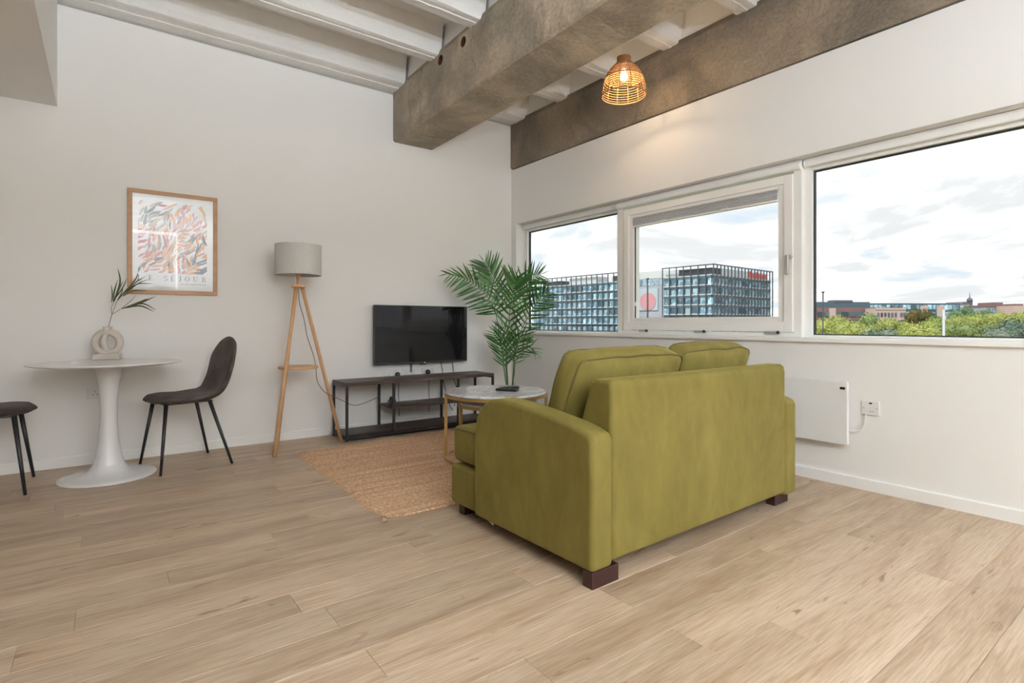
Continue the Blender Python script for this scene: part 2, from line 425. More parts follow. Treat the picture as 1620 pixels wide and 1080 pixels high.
def jute_detail():
    t = MATS['jute'].node_tree; b = t.nodes['Principled BSDF']; tc = N(t, 'ShaderNodeTexCoord')
    def ly(scale, stretch, det, p0, c0, p1, c1):
        mp = N(t, 'ShaderNodeMapping'); mp.inputs['Scale'].default_value = stretch; t.links.new(tc.outputs['Object'], mp.inputs['Vector'])
        nz = N(t, 'ShaderNodeTexNoise', Scale=scale, Detail=det, Roughness=.6); t.links.new(mp.outputs[0], nz.inputs['Vector'])
        rp = N(t, 'ShaderNodeValToRGB'); t.links.new(nz.outputs['Fac'], rp.inputs[0])
        rp.color_ramp.elements[0].position = p0; rp.color_ramp.elements[0].color = c0; rp.color_ramp.elements[1].position = p1; rp.color_ramp.elements[1].color = c1
        return rp.outputs[0]
    a = ly(1.0, (.9, 22, 1), 3, .32, (.50, .285, .165, 1), .68, (.66, .45, .29, 1))
    c = ly(1.0, (60, 95, 1), 3, .36, (.55, .50, .46, 1), .60, (1.12, 1.12, 1.1, 1))
    mx = N(t, 'ShaderNodeMixRGB', blend_type='MULTIPLY'); mx.inputs[0].default_value = .85; t.links.new(a, mx.inputs[1]); t.links.new(c, mx.inputs[2])
    t.links.new(mx.outputs[0], b.inputs['Base Color'])
jute_detail()

# ================================================================== the room
ZC = 3.22      # underside of the ceiling ribs
# ---- floor
fl = MB().box(XL - .2, XO, YF - .2, YA + .2, -.16, -.006).build('floor', 'hole_dark')
tag(fl, 'pale oak plank floor of the room', kind='structure')
PW, PL = .165, 1.32
known = {}
row0 = 2.10 - PW * 26
cache = {}
def plank(x0, x1, y0, y1):
    key = (round(x1 - x0, 3), round(y1 - y0, 3))
    if key not in cache:
        hx, hy = key[0] / 2 - .0004, key[1] / 2 - .0004; c = .0012
        b = MB(); v = []
        for z, i in ((-.006, 0), (-.0012, 0), (0, c)):
            v += [(-hx + i, -hy + i, z), (hx - i, -hy + i, z), (hx - i, hy - i, z), (-hx + i, hy - i, z)]
        b.add(v, [(8, 9, 10, 11)] + [(k * 4 + j, k * 4 + (j + 1) % 4, k * 4 + 4 + (j + 1) % 4, k * 4 + 4 + j) for k in (0, 1) for j in range(4)])
        o = b.build('plank', 'oak_plank', fl); cache[key] = o.data
    else:
        o = link_mesh('plank', cache[key], fl)
    o.location = ((x0 + x1) / 2, (y0 + y1) / 2, 0)
joints = {1.10: 1.487, .945: 1.787, 1.44: 2.808, 1.275: 2.32, .78: 2.62, 2.10: .545, 2.595: .20, 3.255: -.085, 3.915: -.214, 2.43: -.08, 3.42: .75, 1.605: .64}
rr = random.Random(3)
y = row0; i = 0
YP = -1.0                        # laid plank by plank in front of and around the camera, one field behind it
tag(MB().box(XL, XB, YF, row0 + PW * 7 - .001, -.006, 0).build('plank_field', 'oak_plank', fl), kind='stuff')
while y < YA - .001:
    y1 = min(y + PW, YA)
    if y >= row0 + PW * 7 - .001:
        j0 = None
        for jy, jx in joints.items():
            if abs(jy - y1) < .05: j0 = jx
        off = rr.uniform(0, PL) if j0 is None else j0
        x = XL - ((XL - off) % PL)
        while x < XB:
            a, b_ = max(x, XL), min(x + PL, XB)
            if b_ - a > .02: plank(a, b_, y, y1)
            x += PL
    y += PW

# ---- walls
def struct(o, label=None): return tag(o, label, kind='structure')
struct(MB().box(XL - .2, XO, YA, YA + .2, 0, ZC - .020).box(XL - .2, XO, YA + .04, YA + .2, ZC - .020, 3.7).build('wall_back', 'wall_paint'), 'plain white wall behind the television')
WZ0, WZ1, WY0, WY1 = .878, 2.098, -4.0, 4.80       # window band
b = MB()
b.box(XB, XO, YF - .2, YA, -.16, WZ0)
b.box(XB, XO, YF - .2, YA, WZ1, 2.712)
b.box(XB + .03, XO, YF - .2, YA, 2.712, 3.7)
b.box(XB, XO, WY1, YA, WZ0, WZ1); b.box(XB, XO, YF - .2, WY0, WZ0, WZ1)
struct(b.build('wall_right', 'wall_paint'), 'white wall with the long window band')
struct(MB().box(XL - .2, XL, YF - .2, YA, -.16, 3.7).build('wall_left', 'low_bounce_grey'), 'plain grey side wall')
struct(MB().box(XL - .2, XO, YF - .2, YF, -.16, 3.7).build('wall_front', 'wall_paint'), 'plain white rear wall')
struct(MB().box(XL, -.262, YF, YA, 2.495, 3.7).build('bulkhead', 'wall_paint'), 'boxed-in white bulkhead under the ceiling')
struct(MB().prism([(YA, 0), (YA - .014, 0), (YA - .014, .064), (YA - .009, .07), (YA, .07)], 'x', XL, XB).build('baseboard_back', 'white_trim'), 'white skirting board along the television wall')
struct(MB().prism([(XB, 0), (XB, .07), (XB - .009, .07), (XB - .014, .064), (XB - .014, 0)], 'y', YF, YA - .014).build('baseboard_right', 'white_trim'), 'white skirting board under the windows')

# ---- ceiling: slab, painted ribs, painted end walls of the coffers
ce = struct(MB().box(XL - .2, XO, YF - .2, YA + .2, 3.47, 3.76).build('ceiling', 'ceiling_paint'), 'white painted ribbed concrete ceiling')
def rib(x0, x1, y0, y1, seed):
    b = MB(); n = int((x1 - x0) / .04) + 2; rows = []
    rn = random.Random(seed); jag0 = [0] * 6
    for i in range(n + 1):
        x = x0 + (x1 - x0) * i / n
        w1 = mnoise.noise(Vector((x * 5, seed * 3.1, 0))) * .010 + mnoise.noise(Vector((x * 21, seed * 3.1, 5))) * .006
        w2 = mnoise.noise(Vector((x * 5, seed * 7.7, 9))) * .010 + mnoise.noise(Vector((x * 21, seed * 3.1, 15))) * .006
        drip = max(0, mnoise.noise(Vector((x * 2.2, seed * 1.7, 3)))) * .03
        rows.append([(x, y0 - .045, 3.47), (x, y0 - .010, ZC + .055), (x, y0 - .012 + w1, ZC + .006 - drip * .3), (x, y0 + .012 + w1, ZC), (x, y0 + (y1 - y0) * .36 + w2, ZC + .001), (x, y0 + (y1 - y0) * .38 + w2, ZC - .005), (x, y0 + (y1 - y0) * .60 + w1, ZC - .004), (x, y0 + (y1 - y0) * .62 + w1, ZC + .002),
                     (x, y1 - .012 + w2, ZC), (x, y1 + .012 + w2, ZC + .006 - drip * .25), (x, y1 + .010, ZC + .055), (x, y1 + .045, 3.47)])
    m = len(rows[0])
    b.add([p for r_ in rows for p in r_], [(i * m + k, i * m + k + 1, (i + 1) * m + k + 1, (i + 1) * m + k) for i in range(n) for k in range(m - 1)])
    return b.build('rib', 'ceiling_paint', ce, smooth=False)
B1L = lambda y: 2.228 - .020 * (YA - y)
k = 0
ys = [(4.65, YA + .03)]
while 3.985 - .65 * k > YF + .2:
    ys.append((3.975 - .65 * k, 4.10 - .65 * k)); k += 1
for k, (a, c) in enumerate(ys):
    rib(-.262, 2.24, a, c, k + 1); rib(2.60, XB + .04, a, c, k + 40)
MB().box(2.26, 2.60, YF, YA, ZC + .015, 3.47).build('beam_casing', 'ceiling_paint', ce)

# ---- concrete beams
def beam(name, xl, xr, z0, z1, m, label, seed, amp=.006, rag=0.02):
    n = 150; b = MB(); rows = []
    for i in range(n + 1):
        y = YF + (YA - YF) * i / n
        a, c = xl(y), xr(y)
        def J(k): return (mnoise.noise(Vector((y * 9, seed + k * 7.3, 0))) + .6 * mnoise.noise(Vector((y * 31, seed + k * 7.3, 4)))) * amp
        chip = max(0, mnoise.noise(Vector((y * 3.1, seed, 8)))) * rag
        top = mnoise.noise(Vector((y * 6, seed, 2))) * .012
        rows.append([(a + .02, y, z1 + .05), (a + J(0), y, z1 + top), (a + J(1) * .5, y, (z0 + z1) / 2 + .08), (a + J(2) * .5, y, (z0 + z1) / 2 - .08), (a + J(3), y, z0 + .014 + chip * .4), (a + .012 + abs(J(4)) + chip * .4, y, z0 + J(5) * .3),
                     (a * .5 + c * .5, y, z0 + J(6) * .3), (c - .008 - abs(J(7)), y, z0 + J(8) * .3), (c + J(9) * .5, y, z0 + .010), (c + J(10) * .4, y, z1)])
    m_ = len(rows[0])
    b.add([p for r_ in rows for p in r_], [(i * m_ + k, i * m_ + k + 1, (i + 1) * m_ + k + 1, (i + 1) * m_ + k) for i in range(n) for k in range(m_ - 1)])
    b.add(rows[0], [tuple(range(m_))]); b.add(rows[-1], [tuple(range(m_))])
    b.add([rows[0][0], rows[-1][0], rows[-1][-1], rows[0][-1]], [(0, 1, 2, 3)])
    return struct(b.build(name, m), label)
bm1 = beam('concrete_beam', B1L, lambda y: 2.658 - .020 * (YA - y), 2.75, ZC, 'concrete_a', 'bare grey concrete beam crossing the ceiling, with two round holes', 3)
bm2 = beam('concrete_beam', lambda y: XB - .012, lambda y: XB + .06, 2.727, ZC - .015, 'concrete_b', 'bare brown-grey concrete beam along the window wall', 11, .004, .006)
def cut_holes(obj, holes):
    cut = MB()
    for (x, y, z, r_) in holes:
        n = 20; cut.add([(x + s * .07, y + r_ * math.cos(2 * PI * q / n), z + r_ * math.sin(2 * PI * q / n)) for s in (-1, 1) for q in range(n)],
                [tuple(range(n)), tuple(range(2 * n - 1, n - 1, -1))] + [(q, (q + 1) % n, n + (q + 1) % n, n + q) for q in range(n)])
    c = cut.build('hole_cutter', 'hole_red')
    md = obj.modifiers.new('b', 'BOOLEAN'); md.object = c; md.operation = 'DIFFERENCE'; md.solver = 'EXACT'
    md.material_mode = 'TRANSFER'
    dg = bpy.context.evaluated_depsgraph_get(); me = bpy.data.meshes.new_from_object(obj.evaluated_get(dg))
    obj.modifiers.clear(); obj.data = me; bpy.data.objects.remove(c)
h1 = on_x(697, 95, B1L(4.0)); h2 = on_x(733, 66, B1L(3.6))
cut_holes(bm1, [(B1L(h1.y), h1.y, h1.z, .040), (B1L(h2.y), h2.y, h2.z, .040)])

# ================================================================== windows (one long band in wall_right)
XG = 3.80
def ring(b, x0, x1, y0, y1, z0, z1, w, wb=None, wt=None):
    wb = w if wb is None else wb; wt = w if wt is None else wt
    b.box(x0, x1, y0, y0 + w, z0, z1); b.box(x0, x1, y1 - w, y1, z0, z1); b.box(x0, x1, y0 + w, y1 - w, z0, z0 + wb); b.box(x0, x1, y0 + w, y1 - w, z1 - wt, z1); return b
def fixed_window(name, y0, y1, label):
    root = struct(bpy.data.objects.new(name, None), label); COL.objects.link(root)
    ring(MB(), XG - .02, XG + .03, y0, y1, .905, WZ1, .045, .016, .078).build('window_frame', 'window_white', root, bevel=.003)
    ring(MB(), XG + .004, XG + .029, y0 + .045, y1 - .045, .921, WZ1 - .078, .007).build('gasket', 'dark_gasket', root)
    MB().box(XG + .016, XG + .022, y0 + .052, y1 - .052, .928, WZ1 - .085).build('pane', 'window_glass', root)
    return root
fixed_window('window_1', 3.375, 4.80, 'fixed window pane in the corner above the palm')
fixed_window('window_3', -.10, 1.745, 'large fixed window overlooking the trees')
fixed_window('window_4', -2.0, -.16, 'fixed window further along the window band')
fixed_window('window_5', WY0, -2.06, 'fixed window at the far end of the window band')
struct(MB().box(XG - .06, XG + .03, -2.06, -2.0, .905, WZ1).build('trim_3', 'window_white'), 'white window post at the far end')
struct(MB().box(XG - .06, XG + .03, -.16, -.10, .905, WZ1).build('trim_2', 'window_white'), 'white window post')
w2 = struct(bpy.data.objects.new('window_2', None), 'white tilt-and-turn casement window in the middle of the band'); COL.objects.link(w2)
XF = 3.735
ring(MB(), XF, XG + .06, 1.745, 3.375, .905, WZ1, .055, .030, .055).build('window_frame', 'window_white', w2, bevel=.004)
sash = ring(MB(), XF - .012, XG + .03, 1.800, 3.300, .940, WZ1 - .085, .062, .07, .06).build('sash', 'window_white', w2, bevel=.005)
ring(MB(), XF - .002, XG + .02, 1.858, 3.240, 1.006, WZ1 - .140, .046, .040, .03).build('glazing_bead', 'window_white', sash, bevel=.006, seg=3)
MB().box(XF + .020, XF + .026, 1.90, 3.20, 1.04, 1.93).build('pane', 'window_glass', w2)
MB().prism([(XF, 1.998 + .03), (XF - .022, 2.03), (XF - .03, 2.045), (XF - .03, 2.065), (XF - .02, 2.082), (XF, 2.085)], 'y', 1.745, 3.375).build('roller_cassette', 'window_white', w2, bevel=.003)
# pleated blind pulled up against the top of the sash
pb = MB()
for q in range(6):
    z = 1.925 - q * .0115; pb.prism([(XF - .006, z), (XF + .012, z - .0055), (XF - .006, z - .011), (XF - .014, z - .0055)], 'y', 1.906, 3.192)
pbo = pb.build('pleated_blind', 'blind_grey', w2)
MB().box(XF - .016, XF + .014, 1.906, 3.192, 1.842, 1.856).build('blind_rail', 'window_white', pbo, bevel=.002)
for yy in (2.30, 2.86): MB().box(XF - .026, XF - .014, yy - .03, yy + .03, 1.848, 1.858).build('blind_grip', 'window_white', pbo, bevel=.002)
MB().box(XF + .002, XF + .010, 3.172, 3.179, 1.045, 1.845).build('guide_wire', 'dark_gasket', w2)
MB().box(XF + .000, XF + .012, 3.168, 3.184, 1.150, 1.185).build('wire_clip', 'window_white', w2)
hb = MB().tube([(XF - .012, 1.812, 1.450), (XF - .040, 1.812, 1.450)], .014, 14).build('handle_rose', 'grey_metal', sash, bevel=.002)
MB().box(XF - .052, XF - .034, 1.812, 1.836, 1.330, 1.462).build('window_handle', 'grey_metal', sash, bevel=.006, seg=3)
for ya, yb in ((3.036, 3.118), (2.477, 2.567), (1.898, 1.997)):
    hg = MB().box(XF - .022, XF - .004, ya, yb, .928, .944).build('hinge', 'grey_metal', w2, bevel=.003)
    MB().box(XF - .024, XF - .004, ya - .004, ya + .006, .926, .946).build('hinge_cap', 'black_plastic', hg)
struct(MB().box(XB - .022, XG + .02, WY0, WY1, WZ0, .905).build('trim_1', 'white_trim', bevel=.004), 'white window sill running under all the windows')

def roller_blind(y0, y1, label):
    t = thing('roller_blind', (0, 0, 0), label, 'blind')
    t.location = (0, 0, 2.04)
    MB().prism([(XF + .002, .054), (XF + .002, .012), (XF + .010, .002), (XF + .030, 0), (XF + .045, .004), (XF + .045, .054)], 'y', y0 + .012, y1 - .012).build('cassette', 'blind_white', t, bevel=.002)
    for yy in (y0, y1 - .012): MB().tube([(XF + .026, yy, .028), (XF + .026, yy + .012, .028)], .030, 20).build('end_cap', 'blind_white', t, bevel=.002)
    return t
rb1 = roller_blind(3.38, 4.775, 'white roller blind rolled up above the corner window')
MB().tube([(XF + .012, 3.395, .0), (XF + .012, 3.394, -.45), (XF + .014, 3.390, -.78)], .0016, 6).build('pull_chain', 'cord_white', rb1)
roller_blind(-.08, 1.735, 'white roller blind rolled up above the large right window')

# ================================================================== sofa
sofa = thing('sofa', (1.455, 1.44, 0), 'olive green velvet two-seater sofa with its back to the room', 'sofa', rz=math.radians(.9))
SL = 1.622
arm_prof = [(.0, .060), (.0, .555), (.014, .578), (.045, .590), (.13, .608), (.33, .634), (.50, .648), (.60, .652), (.66, .642), (.715, .618), (.755, .585), (.782, .54), (.795, .48), (.80, .40), (.80, .060)]
for x0 in (0, SL - .118):
    MB().prism(arm_prof, 'x', x0, x0 + .118).build('arm', 'sofa_velvet', sofa, bevel=.022, seg=4, angle=60)
MB().prism([(.004, .075), (.004, .735), (.010, .765), (.028, .778), (.10, .776), (.122, .765), (.135, .74), (.20, .54), (.235, .40), (.235, .075)], 'x', .114, SL - .114).build('back_frame', 'sofa_velvet', sofa, bevel=.022, seg=4, angle=55)
MB().box(.02, SL - .02, .20, 1.045, .062, .262).build('base', 'sofa_velvet', sofa, bevel=.018, seg=3)
xm = SL / 2
for outline in ([(.122, .235), (xm - .003, .235), (xm - .003, 1.055), (.035, 1.055), (.035, .815), (.122, .815)], [(xm + .003, .235), (SL - .122, .235), (SL - .122, .815), (SL - .035, .815), (SL - .035, 1.055), (xm + .003, 1.055)]):
    so = MB().prism(outline, 'z', .275, .462).build('seat_cushion', 'sofa_velvet', sofa, bevel=.035, seg=4)
    for z in (.300, .440):
        pts = [Vector((x, y_, z)) for x, y_ in outline]; cc = sum(pts, Vector()) / len(pts)
        a_, b_, c_ = (pts[2], pts[3], pts[4]) if outline[0][0] < .5 else (pts[5], pts[4], pts[3])
        e1 = (a_ - b_).normalized(); e2 = (c_ - b_).normalized(); inn = (e1 + e2) * .005; zz = Vector((0, 0, .006 if z > .4 else -.006))
        MB().tube([q + inn + zz for q in (a_, b_ + e1 * .035, b_ + (e1 + e2) * .0103, b_ + e2 * .035, c_)], .005, 6).build('piping', 'sofa_piping', so, smooth=True)
def back_cushion(x0, x1, seed, hh=.46, dz=0.0, tilt=21):
    w = x1 - x0; th = .105
    o = puffy(w, th, hh, (.014, .058, .016), n=22, corner=.014, wob=.009, seed=seed, rnd=.045).build('back_cushion', 'sofa_velvet', sofa, smooth=True,
              loc=((x0 + x1) / 2, .326, .654 + dz), rot=(math.radians(tilt), 0, 0))
    for s in (-1, 1):
        r_ = .022; pts = []
        for cx_, cz_, a0 in ((w / 2 - r_, hh / 2 - r_, 0), (-w / 2 + r_, hh / 2 - r_, 90), (-w / 2 + r_, -hh / 2 + r_, 180), (w / 2 - r_, -hh / 2 + r_, 270)):
            for q in range(4):
                a = math.radians(a0 + q * 30); pts.append(Vector((cx_ + r_ * math.cos(a), s * (th / 2 - .003), cz_ + r_ * math.sin(a))))
            nx_ = {0: (-w / 2 + r_, hh / 2), 90: (-w / 2, -hh / 2 + r_), 180: (w / 2 - r_, -hh / 2), 270: (w / 2, hh / 2 - r_)}[a0]; st_ = pts[-1].copy(); en = Vector((nx_[0], st_.y, nx_[1]))
            for q in range(1, 10): pts.append(st_.lerp(en, q / 10))
        for p in pts:
            a_, c_ = p.x * 2 / w, p.z * 2 / hh
            p.x *= 1 - .045 * abs(c_) ** 5; p.z *= 1 - .045 * (1.6 if c_ > 0 else .5) * abs(a_) ** 7
        pts = [p + mnoise.noise_vector(Vector((p.x * 7 + seed, p.y * 7, p.z * 7))) * .009 for p in pts]
        MB().tube(pts, .0048, 6, closed=True).build('piping', 'sofa_piping', o, smooth=True)
back_cushion(.128, .868, 1); back_cushion(.872, SL - .112, 5, .46, .012)
for x0, y0, y1 in ((.0, .0, .055), (SL - .15, .045, .100), (.055, .965, 1.02), (SL - .2, .965, 1.02)):
    MB().box(x0 + .003, x0 + .150, y0 + .003, y1, 0, .064).build('leg', 'sofa_leg', sofa, bevel=.003)
MB().add([(.03, .66, .063), (.03, .76, .063), (.045, .70, .030), (.035, .68, .034)], [(0, 1, 2), (0, 2, 3)]).build('lining_flap', 'lining', sofa)

# ================================================================== dining set
tb = thing('dining_table', (.02, 4.43, 0), 'round white pedestal dining table against the wall', 'table')
MB().lathe([(0, .722), (.30, .722), (.395, .733), (.412, .738), (.416, .742), (.412, .746), (.40, .747), (0, .747)], 72).build('tabletop', 'table_white', tb, smooth=True)
prof = [(.265, 0), (.266, .004), (.262, .009), (.22, .015), (.17, .023), (.13, .034), (.104, .052), (.085, .085), (.069, .145), (.057, .24), (.049, .35), (.047, .44), (.050, .52), (.058, .60), (.070, .67), (.082, .722)]
MB().lathe(prof[:8], 64, capa=True).build('pedestal_base', 'table_white', tb, smooth=True)
MB().lathe(prof[7:], 48).build('pedestal_stem', 'table_white', tb, smooth=True)

def make_chair(name, loc, rz, label):
    t = thing(name, loc, label, 'chair', rz=rz)
    # spine: x forward, z up; from the front of the seat to the top of the back
    spine = curve_pts([(.250, 0, .468), (.235, 0, .478), (.13, 0, .484), (-.02, 0, .472), (-.125, 0, .474), (-.195, 0, .505), (-.235, 0, .58), (-.258, 0, .70), (-.278, 0, .82), (-.290, 0, .885), (-.293, 0, .900)], 60)
    Ls = [0.0]
    for a, c in zip(spine, spine[1:]): Ls.append(Ls[-1] + (c - a).length)
    T = Ls[-1]; b = MB(); rings = []; n = 24
    def lerp(tab, s):
        for (a, va), (c, vc) in zip(tab, tab[1:]):
            if s <= c:
                u = (s - a) / (c - a); u = u * u * (3 - 2 * u); return va + (vc - va) * u
        return tab[-1][1]
    for i, p in enumerate(spine):
        s = Ls[i] / T
        w = lerp([(0, .215), (.22, .222), (.40, .205), (.50, .195), (.62, .208), (.80, .222), (1, .215)], s)
        if s < .24: w *= math.sqrt(max(0.0004, 1 - ((.24 - s) / .24) ** 2.2))
        if s > .76: w *= math.sqrt(max(0.0004, 1 - ((s - .76) / .24) ** 2.3))
        th = lerp([(0, .030), (.35, .031), (.5, .026), (1, .022)], s) * min(1, (.25 + (min(s, 1 - s) / .05) * .75))
        d = (spine[min(i + 1, len(spine) - 1)] - spine[max(i - 1, 0)]).normalized(); nn = Vector((d.z, 0, -d.x))
        dish = lerp([(0, -.004), (.2, .0), (.42, .030), (.55, .045), (.8, .025), (1, .004)], s)
        g = []
        for k in range(n):
            a = 2 * PI * k / n; cx_, sx_ = math.cos(a), math.sin(a)
            lat = w * math.copysign(abs(cx_) ** .75, cx_)
            g.append(p + Vector((0, lat, 0)) + nn * (th * math.copysign(abs(sx_) ** .8, sx_) + dish * (lat / max(w, .01)) ** 2 * (w / .22)))
        rings.append(g)
    m = len(rings)
    b.add([q for g in rings for q in g], [(i * n + k, i * n + (k + 1) % n, (i + 1) * n + (k + 1) % n, (i + 1) * n + k) for i in range(m - 1) for k in range(n)] + [tuple(range(n)), tuple(range((m - 1) * n, m * n))])
    b.build('seat_shell', 'chair_velvet', t, smooth=True)
    for sx_, sy_ in ((1, 1), (1, -1), (-1, 1), (-1, -1)):
        MB().tube([(.165 * sx_ if sx_ > 0 else -.105, .145 * sy_, .452), (.222 * sx_, .236 * sy_, 0)], .0135, 12, r1=.0085).build('leg', 'black_metal', t, smooth=True)
    b = MB()
    for sy_ in (1, -1): b.bar((.17, .145 * sy_, .452), (-.12, .145 * sy_, .452), .022, .010)
    for xx in (.165, -.105): b.bar((xx, -.15, .452), (xx, .15, .452), .022, .010)
    b.build('under_frame', 'black_metal', t)
    return t
make_chair('dining_chair', (.464, 4.485, 0), math.radians(191), 'dark brown velvet chair standing between table and floor lamp')
make_chair('dining_chair', (-.592, 4.462, 0), math.radians(0), 'dark brown velvet chair on the bulkhead side of the table')

# vase: a ring standing on a block, a bar loop inside and a short neck
vz = thing('ring_vase', (.015, 4.72, .747), 'beige ceramic ring-shaped vase on the white dining table', 'vase', rz=math.radians(-20))
b = MB(); RR = .073; n1_, n2_ = 40, 12
b.tube([(RR * math.cos(2 * PI * k / n1_), 0, .118 + RR * math.sin(2 * PI * k / n1_)) for k in range(n1_)], .024, 14, closed=True)
b.build('ring_body', 'ceramic', vz, smooth=True)
MB().box(-.082, .082, -.030, .030, 0, .042).build('foot', 'ceramic', vz, bevel=.006)
MB().lathe([(.020, .172), (.021, .19), (.026, .215), (.030, .228), (.026, .229), (.020, .210), (.018, .19), (0, .188)], 28).build('neck', 'ceramic', vz, smooth=True)
b = MB(); b.tube(curve_pts([(-.004, 0, .185), (-.018, 0, .155), (-.022, 0, .115), (-.006, 0, .070), (.022, 0, .055), (.045, 0, .065)], 18), .019, 12)
b.build('inner_loop', 'ceramic', vz, smooth=True)

# sprig in the vase
dv = .6 * .015 + .8 * 4.72
sp = thing('sprig', (.015, 4.72, .92), 'dried green sprig with narrow leaves standing in the vase', 'plant')
o0 = Vector((.015, 4.72, .92))
def SP(px, py, dd=0.0): return at_depth(px, py, dv + dd) - o0
def sx(cx_, cy_): return (130 + cx_ * .14806, 420 + cy_ * .14815)
MB().tube([Vector((.0, 0, .022)), SP(*sx(285, 640)), SP(*sx(318, 520))], .0022, 6).build('stem', 'branch_stem', sp)
MB().tube(curve_pts([SP(*sx(318, 520)), SP(*sx(312, 450)), SP(*sx(345, 380))], 6), .0017, 6).build('stem', 'branch_stem', sp)
MB().tube(curve_pts([SP(*sx(318, 520)), SP(*sx(340, 460)), SP(*sx(370, 380), -.03)], 6), .0017, 6).build('stem', 'branch_stem', sp)
MB().tube(curve_pts([SP(*sx(318, 520)), SP(*sx(410, 465), -.04)], 4), .0015, 6).build('stem', 'branch_stem', sp)
def blade(parent, pts, w, m):
    P = curve_pts(pts, 8); b = MB(); v = []
    for i, p in enumerate(P):
        d = (P[min(i + 1, 8)] - P[max(i - 1, 0)]).normalized(); s = d.cross(F).normalized()
        ww = w * (math.sin(PI * min(.98, .08 + i / 8 * .92)) ** .8 + .05)
        v += [p - s * ww, p + F * ww * .35, p + s * ww]
    b.add(v, [(i * 3 + k, i * 3 + k + 1, i * 3 + 4 + k, i * 3 + 3 + k) for i in range(8) for k in (0, 1)])
    return b.build('leaf', m, parent, smooth=True)
for base, ctl, tip, w in (((315, 400), (322, 300), (310, 205), .0045), ((330, 385), (345, 270), (378, 150), .0055), ((335, 385), (405, 180), (380, 30), .006), ((345, 380), (400, 240), (440, 160), .0045),
                          ((340, 370), (430, 240), (480, 130), .0045), ((370, 380), (420, 290), (440, 220), .004), ((372, 378), (470, 260), (540, 210), .0045), ((375, 375), (560, 160), (600, 60), .005),
                          ((430, 330), (560, 190), (680, 110), .0035), ((430, 330), (580, 200), (760, 195), .0035), ((440, 320), (600, 190), (740, 140), .0030), ((430, 330), (550, 270), (690, 270), .004),
                          ((410, 465), (510, 385), (575, 315), .0020), ((420, 460), (600, 405), (780, 330), .0065), ((420, 462), (600, 395), (700, 350), .0055), ((450, 455), (640, 405), (790, 475), .0045), ((450, 455), (620, 430), (765, 490), .005)):
    dd = random.uniform(-.05, .03)
    blade(sp, [SP(*sx(*base)), SP(*sx(*ctl), dd), SP(*sx(*tip), dd * 1.5)], w, 'branch_leaf')

# ================================================================== picture on the wall
pc = thing('framed_print', (.425, YA, 1.218), 'oak-framed abstract art print hanging above the dining table', 'picture')
PWd, PHt = .585, .776
def rail(x0, x1, z0, z1): MB().box(x0, x1, -.022, -.001, z0, z1).build('frame_rail', 'frame_oak', pc, bevel=.002)
fr = .030
rail(-PWd / 2, PWd / 2, 0, fr); rail(-PWd / 2, PWd / 2, PHt - fr, PHt); rail(-PWd / 2, -PWd / 2 + fr, fr, PHt - fr); rail(PWd / 2 - fr, PWd / 2, fr, PHt - fr)
MB().box(-PWd / 2 + .01, PWd / 2 - .01, -.010, -.002, .01, PHt - .01).build('paper', 'paper', pc)
MB().box(-PWd / 2 + fr, PWd / 2 - fr, -.0165, -.0155, fr, PHt - fr).build('pane', 'picture_glass', pc)
cols = [(.42, .04, .035), (.32, .02, .035), (.50, .10, .09), (.62, .23, .015), (.58, .27, .05), (.022, .035, .06), (.045, .065, .09), (.40, .32, .23), (.55, .35, .27), (.52, .24, .30), (.23, .20, .16)]
for i, c in enumerate(cols): mat('ink_%d' % i, c, .8)
AX0, AX1, AZ0, AZ1 = .196 - .425, .645 - .425, 1.380 - 1.218, 1.915 - 1.218
rs = random.Random(21)
strokes = []
for gi in range(15):
    for gj in range(18):
        u = (gi + rs.uniform(.1, .9)) / 15; v_ = (gj + rs.uniform(.1, .9)) / 18
        if v_ > .80 and rs.random() < .45 or rs.random() < .10: continue
        if u < .45 and v_ > .66: c = rs.choice([7, 7, 8, 10, 8, 6, 0]) if rs.random() < .85 else 5
        elif u > .72 and v_ < .55: c = rs.choice([5, 6, 5, 3, 5, 4])
        elif v_ < .22: c = rs.choice([3, 4, 3, 5, 2, 9, 9, 5])
        elif u < .4 and v_ < .5: c = rs.choice([0, 1, 0, 2, 3, 10, 7])
        else: c = rs.choice([3, 4, 3, 0, 2, 7, 8, 9, 4])
        strokes.append((u, v_, c))
groups = {}
for q, (u, v_, c) in enumerate(strokes):
    cx_ = AX0 + u * (AX1 - AX0); cz_ = AZ0 + v_ * (AZ1 - AZ0); a = math.radians(58 + 62 * mnoise.noise(Vector((u * 4.2 + 3, v_ * 4.2, .5))) * 1.6 + rs.uniform(-16, 16)); L = rs.uniform(.020, .040) * (1.25 if c in (5, 6, 7) else 1); w = rs.uniform(.0055, .0105)
    bend = rs.uniform(-.25, .25); pts = []
    for i in range(6):
        t = i / 5 - .5; ww = w * (1 - (abs(t) * 1.7) ** 2.5 * .85)
        px_, pz_ = cx_ + math.cos(a) * t * L * 2 - math.sin(a) * bend * t * t * L * 2, cz_ + math.sin(a) * t * L * 2 + math.cos(a) * bend * t * t * L * 2
        pts.append((px_, pz_, ww))
    ok = lambda x, z: (min(max(x, AX0), AX1), min(max(z, AZ0), AZ1))
    b = groups.setdefault(c, MB()); v = []
    yy = -.0102 - .000012 * q
    for px_, pz_, ww in pts:
        for s in (-1, 1):
            x, z = ok(px_ - math.sin(a) * ww * s, pz_ + math.cos(a) * ww * s); v.append((x, yy, z))
    b.add(v, [(i * 2, i * 2 + 1, i * 2 + 3, i * 2 + 2) for i in range(5)])
pr = MB()
for c, g in groups.items():
    pr.cur = c; pr.add(g.v, g.f)
tag(pr.build('printed_brushstrokes', ['ink_%d' % i for i in range(len(cols))], pc), kind='stuff')
